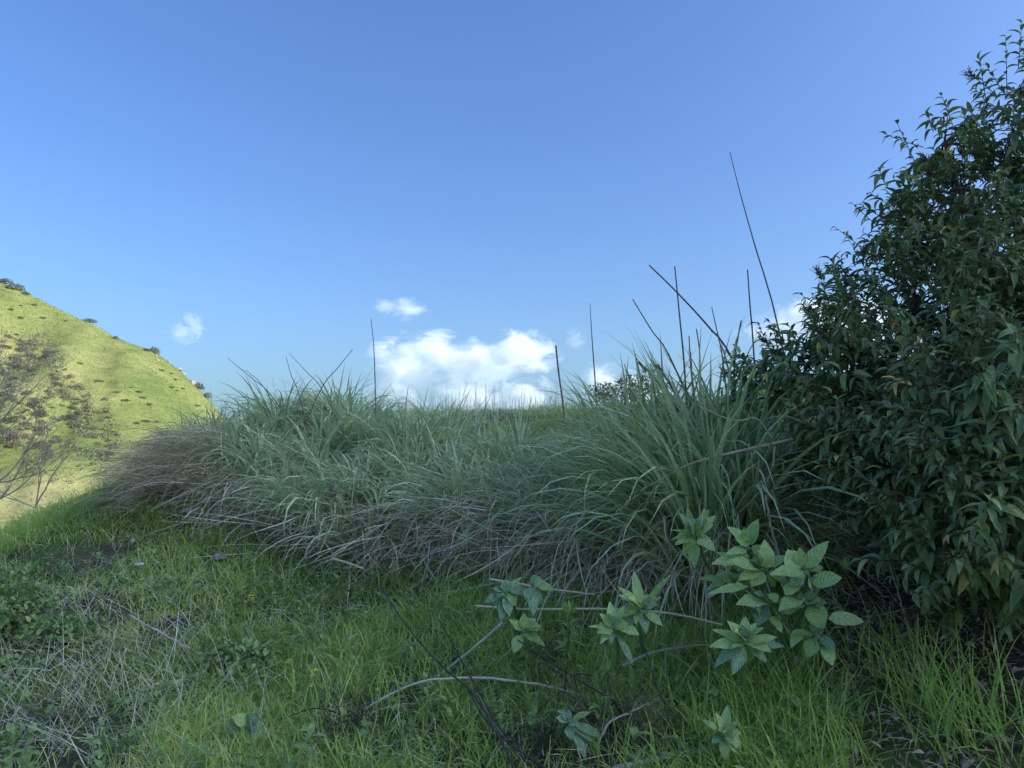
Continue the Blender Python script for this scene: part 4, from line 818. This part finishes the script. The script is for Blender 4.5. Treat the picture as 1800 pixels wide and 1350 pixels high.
broad_plant('broad teal leaves in grass left of the dark wiry weed', (-960, 1100), [
    (-960, 1020, 3.15, radial(-960, 1030, [(-1040, 985, 50, T, 0), (-1000, 960, 46, T, .02), (-900, 1000, 50, T, 0), (-1010, 1090, 55, Y_, -.04), (-930, 1100, 50, Y_, -.04), (-880, 1060, 46, T, -.02), (-1060, 1050, 44, T, -.02)]))], group='small sprigs in the grass', extra=3)
# lime-green upright sprig with narrow leaves
def sprig(hub, foot, d, n, ll, kind, label, whorl=9, name='narrow_leaf_sprig'):
    top = P(*z6(*hub), d); rp = G(*z6(*foot)); th = thing(name, label, 'plant', rp, 'small sprigs in the grass'); a = Acc()
    w = smooth_path(np.array([rp, lerp(rp, top, .6) + [.006, .01, 0], top]), 12); tubes(a, w, np.linspace(.005, .003, 12), 6); a.build('stem', M['green_stem'], th)
    for k in range(n):
        t = k / n; p = w[int(lerp(3, 11, t))]; an = k * 2.4; e = lerp(-.15, .5, t)
        v = np.array([math.cos(an) * math.cos(e), math.sin(an) * math.cos(e), math.sin(e)]); leaf_obj(MN[kind], p, v, (0, 0, 1), ll * rng.uniform(.75, 1.1), ll * rng.uniform(.8, 1.1), th)
    for k in range(whorl):
        an = k * 2.4; e = rng.uniform(.65, 1.35); v = np.array([math.cos(an) * math.cos(e), math.sin(an) * math.cos(e), math.sin(e)])
        leaf_obj(MN[kind], top, v, (math.cos(an), math.sin(an), .4), ll * .85, ll, th)
sprig((450, 535), (435, 760), 3.3, 20, .085, 'young', 'lime-green narrow-leaved sprig standing below the tan culm', 11)
sprig((620, 780), (620, 840), 3.1, 6, .06, 'young', 'tiny bright green sprig beside the arched grey branch', 6)
sprig((1670, 330), (1655, 380), 3.35, 8, .07, 'young', 'bright green narrow-leaved sprig in the dark hollow under the bush', 8)
sprig((1450, 1140), (1450, 1190), 2.65, 7, .06, 'young', 'bright yellowish sprig near the bottom edge right of centre', 7)

# ------------------------------------------------------------------ leafy weeds at the left
leafy('leafy_weed', P(15, 1060, 4.5), (.24, .2, .2), 900, .042, M['weed'], 'dense dark green leafy weed at the left edge', 'weed', 41, .75)
leafy('leafy_weed', P(110, 1105, 4.35), (.22, .15, .07), 420, .04, M['weed'], 'low leafy weed trailing right of the dense left one', 'weed', 42, .75)
leafy('leafy_weed', P(10, 1185, 3.9), (.2, .15, .06), 300, .045, M['weed'], 'low leafy weed at the left edge below the dense one', 'weed', 43, .75)
leafy('leafy_weed', P(370, 1215, 3.7), (.28, .18, .06), 380, .05, M['weed'], 'dark low weed patch in the lower left grass', 'weed', 44, .55)
leafy('leafy_weed', P(420, 1150, 4.0), (.2, .15, .05), 260, .05, M['weed'], 'bluish low weed patch under the yellow flowers', 'weed', 45, .55)
leafy('leafy_weed', P(10, 1320, 3.1), (.12, .12, .06), 160, .045, M['weed'], 'small weed in the bottom left corner', 'weed', 46, .6)
leafy('leafy_weed', P(1510, 1290, 2.9), (.07, .06, .02), 60, .03, M['weed'], 'tiny weed at the bare lower right soil', 'weed', 47, .6)

# ------------------------------------------------------------------ yellow flowers, stones
UP = leaf_unit(5, .8, .2, .2); pm = unit_mesh('petal', UP, M['petal'])
def flower(px, py, d, hgt, sz, label):
    b = G(px + rng.normal(0, 8), py + 62); t = P(px, py, b[1] - .02); th = thing('mustard_flower', label, 'flower', b, 'yellow flowers in the left grass')
    a = Acc(); w = smooth_path(np.array([b, lerp(b, t, .5) + rng.normal(0, .01, 3), t]), 8); tubes(a, w, np.linspace(.0025, .0016, 8), 4); a.build('stem', M['green_stem'], th)
    for j in range(3):
        c = t + rng.normal(0, sz * .35, 3)
        for k in range(4):
            an = k * math.pi / 2 + j; leaf_obj(pm, c, (math.cos(an), math.sin(an), .35), (0, 0, 1), sz * .7, sz * .7, th, 'petal')
for (px, py, d, s, lb) in [(443, 1052, 4.7, .02, 'topmost yellow flower on a tall stem in the left grass'), (387, 1073, 4.6, .011, 'small yellow flower left of the topmost flower'), (390, 1100, 4.5, .013, 'yellow flower above a close pair in the left grass'),
        (384, 1124, 4.4, .010, 'left one of the close pair of tiny yellow flowers'), (404, 1126, 4.4, .010, 'right one of the close pair of tiny yellow flowers'), (506, 1163, 4.2, .014, 'yellow flower at the left edge of the bright lush grass'),
        (552, 1182, 4.1, .015, 'yellow flower on a tall stem in the bright lush grass'), (545, 1209, 4.1, .011, 'lower yellow flower beside the tall-stemmed one'), (394, 1121, 4.45, .008, 'tiniest yellow flower within the close pair')]:
    flower(px, py, d, .2, s * 1.5, lb)
SM = [rock_mesh('stone', M['stone'], 40 + k, .6) for k in range(3)]; SB = [rock_mesh('stone', M['brown_stone'], 50 + k, .7) for k in range(2)]
for k, (px, py, w, br, lb) in enumerate([(305, 900, 14, 0, 'pale stone high on the left slope below the straw hump'), (234, 965, 12, 0, 'small white stone beside a dark hole on the left slope'), (245, 1010, 17, 0, 'largest white stone on the left slope'), (276, 1004, 7, 0, 'tiny white stone right of the largest white one'),
        (265, 1031, 7, 0, 'tiny stone below the largest white one'), (335, 960, 13, 1, 'brownish stone at the foot of the straw'), (355, 959, 8, 0, 'small pale stone right of the brownish one'), (384, 1002, 30, 1, 'big brown stone in the grass at the foot of the bank')]):
    p = G(px, py); s = w / FPX * p[1] / 2
    put((SB if br else SM)[k % 2], p + np.array([0, 0, s * .5 + .05]), (s * 1.1, s, s * .9), 'stone', lb, 'stone', 'stones on the left slope', rz=k * 1.7)

# ------------------------------------------------------------------ clouds: real volumes far behind the crest
DC = 1500.0
def cloud(label, lobes, dens, stretch=(1, 1, 1), amp=1.5, nscale=.022, seed=0., soft=1.0):
    cs_ = np.array([P(px, py, DC) for px, py, *_ in lobes]); base = cs_.mean(0); k = DC / FPX
    rr = np.array([(rx * k, max(rx, ry) * k * .8, ry * k) for _, _, rx, ry in lobes])
    me = bpy.data.meshes.new('cloud'); import bmesh
    bm = bmesh.new()
    for c, r_ in zip(cs_, rr): bmesh.ops.create_icosphere(bm, subdivisions=3, radius=1, matrix=Matrix.Translation(c - base) @ Matrix.Diagonal((*(r_ * 1.15), 1)))
    bm.to_mesh(me); bm.free()
    o = bpy.data.objects.new('cloud', me); col.objects.link(o); o.location = base
    md = o.modifiers.new('skin', 'REMESH'); md.mode = 'VOXEL'; md.voxel_size = float(rr.min() * .22)
    m = bpy.data.materials.new('cloud_vapour'); m.use_nodes = True; n = m.node_tree.nodes; l = m.node_tree.links; n.clear()
    out = n.new('ShaderNodeOutputMaterial'); tc = n.new('ShaderNodeTexCoord')
    val = None
    for c, r_ in zip(cs_, rr):
        s1 = n.new('ShaderNodeVectorMath'); s1.operation = 'SUBTRACT'; l.new(tc.outputs['Object'], s1.inputs[0]); s1.inputs[1].default_value = tuple(c - base)
        s2 = n.new('ShaderNodeVectorMath'); s2.operation = 'DIVIDE'; l.new(s1.outputs[0], s2.inputs[0]); s2.inputs[1].default_value = tuple(r_)
        s3 = n.new('ShaderNodeVectorMath'); s3.operation = 'LENGTH'; l.new(s2.outputs[0], s3.inputs[0])
        s4 = n.new('ShaderNodeMath'); s4.operation = 'SUBTRACT'; s4.inputs[0].default_value = 1.0; l.new(s3.outputs['Value'], s4.inputs[1])
        if val is None: val = s4.outputs[0]
        else:
            mx = n.new('ShaderNodeMath'); mx.operation = 'SMOOTH_MAX'; mx.inputs[2].default_value = .25; l.new(val, mx.inputs[0]); l.new(s4.outputs[0], mx.inputs[1]); val = mx.outputs[0]
    mp = n.new('ShaderNodeMapping'); l.new(tc.outputs['Object'], mp.inputs[0]); mp.inputs['Rotation'].default_value = (0, R(28), 0); mp.inputs['Scale'].default_value = stretch; mp.inputs['Location'].default_value = (seed, seed * .7, 0)
    no = n.new('ShaderNodeTexNoise'); no.inputs['Scale'].default_value = nscale; no.inputs['Detail'].default_value = 8; no.inputs['Roughness'].default_value = .66; no.inputs['Distortion'].default_value = .6; l.new(mp.outputs[0], no.inputs['Vector'])
    sb = n.new('ShaderNodeMath'); sb.operation = 'SUBTRACT'; l.new(no.outputs[0], sb.inputs[0]); sb.inputs[1].default_value = .50
    ma = n.new('ShaderNodeMath'); ma.operation = 'MULTIPLY_ADD'; l.new(sb.outputs[0], ma.inputs[0]); ma.inputs[1].default_value = amp * 2; l.new(val, ma.inputs[2])
    mr = n.new('ShaderNodeMapRange'); mr.interpolation_type = 'SMOOTHSTEP'; mr.inputs[1].default_value = .05; mr.inputs[2].default_value = .05 + soft; mr.inputs[4].default_value = dens; l.new(ma.outputs[0], mr.inputs[0])
    pv = n.new('ShaderNodeVolumePrincipled'); pv.inputs['Color'].default_value = (.995, .995, .995, 1); pv.inputs['Anisotropy'].default_value = .1
    l.new(mr.outputs[0], pv.inputs['Density']); l.new(pv.outputs[0], out.inputs['Volume'])
    me.materials.append(m); return tag(o, label, 'cloud', 'white clouds')
cloud('largest white cloud low above the grassy crest', [(715, 650, 75, 62), (760, 620, 60, 42), (835, 645, 95, 48), (915, 620, 72, 40), (820, 700, 80, 40), (700, 690, 70, 40)], .06, (.8, 1, 1.5), amp=1.7, nscale=.024, soft=1.0)
cloud('small wispy cloud above the left end of the largest cloud', [(682, 540, 28, 20), (715, 544, 40, 20)], .03, (.8, 1, 1.6), nscale=.035, seed=30.)
cloud('lone small cloud left of centre over the valley', [(322, 584, 32, 24), (338, 572, 22, 28)], .018, (1, 1, 1.3), amp=2.3, nscale=.045, seed=60., soft=.8)
cloud('low white puff right of the largest cloud behind the short thick stalk', [(930, 695, 52, 36), (900, 710, 45, 30)], .06, (.8, 1, 1.4), seed=90.)
cloud('white cloud low behind the small crest shrubs', [(1062, 672, 50, 42), (1110, 690, 60, 40)], .06, (.9, 1, 1.3), seed=120.)
cloud('white cloud half hidden behind the left shoulder of the dark bush', [(1440, 565, 85, 46), (1515, 565, 75, 55), (1365, 590, 70, 40)], .06, (.9, 1, 1.3), seed=150.)
cloud('faint thin wisp between the largest cloud and the pointed stalk', [(1010, 595, 20, 26)], .016, (.8, 1, 1.6), nscale=.04, seed=180.)
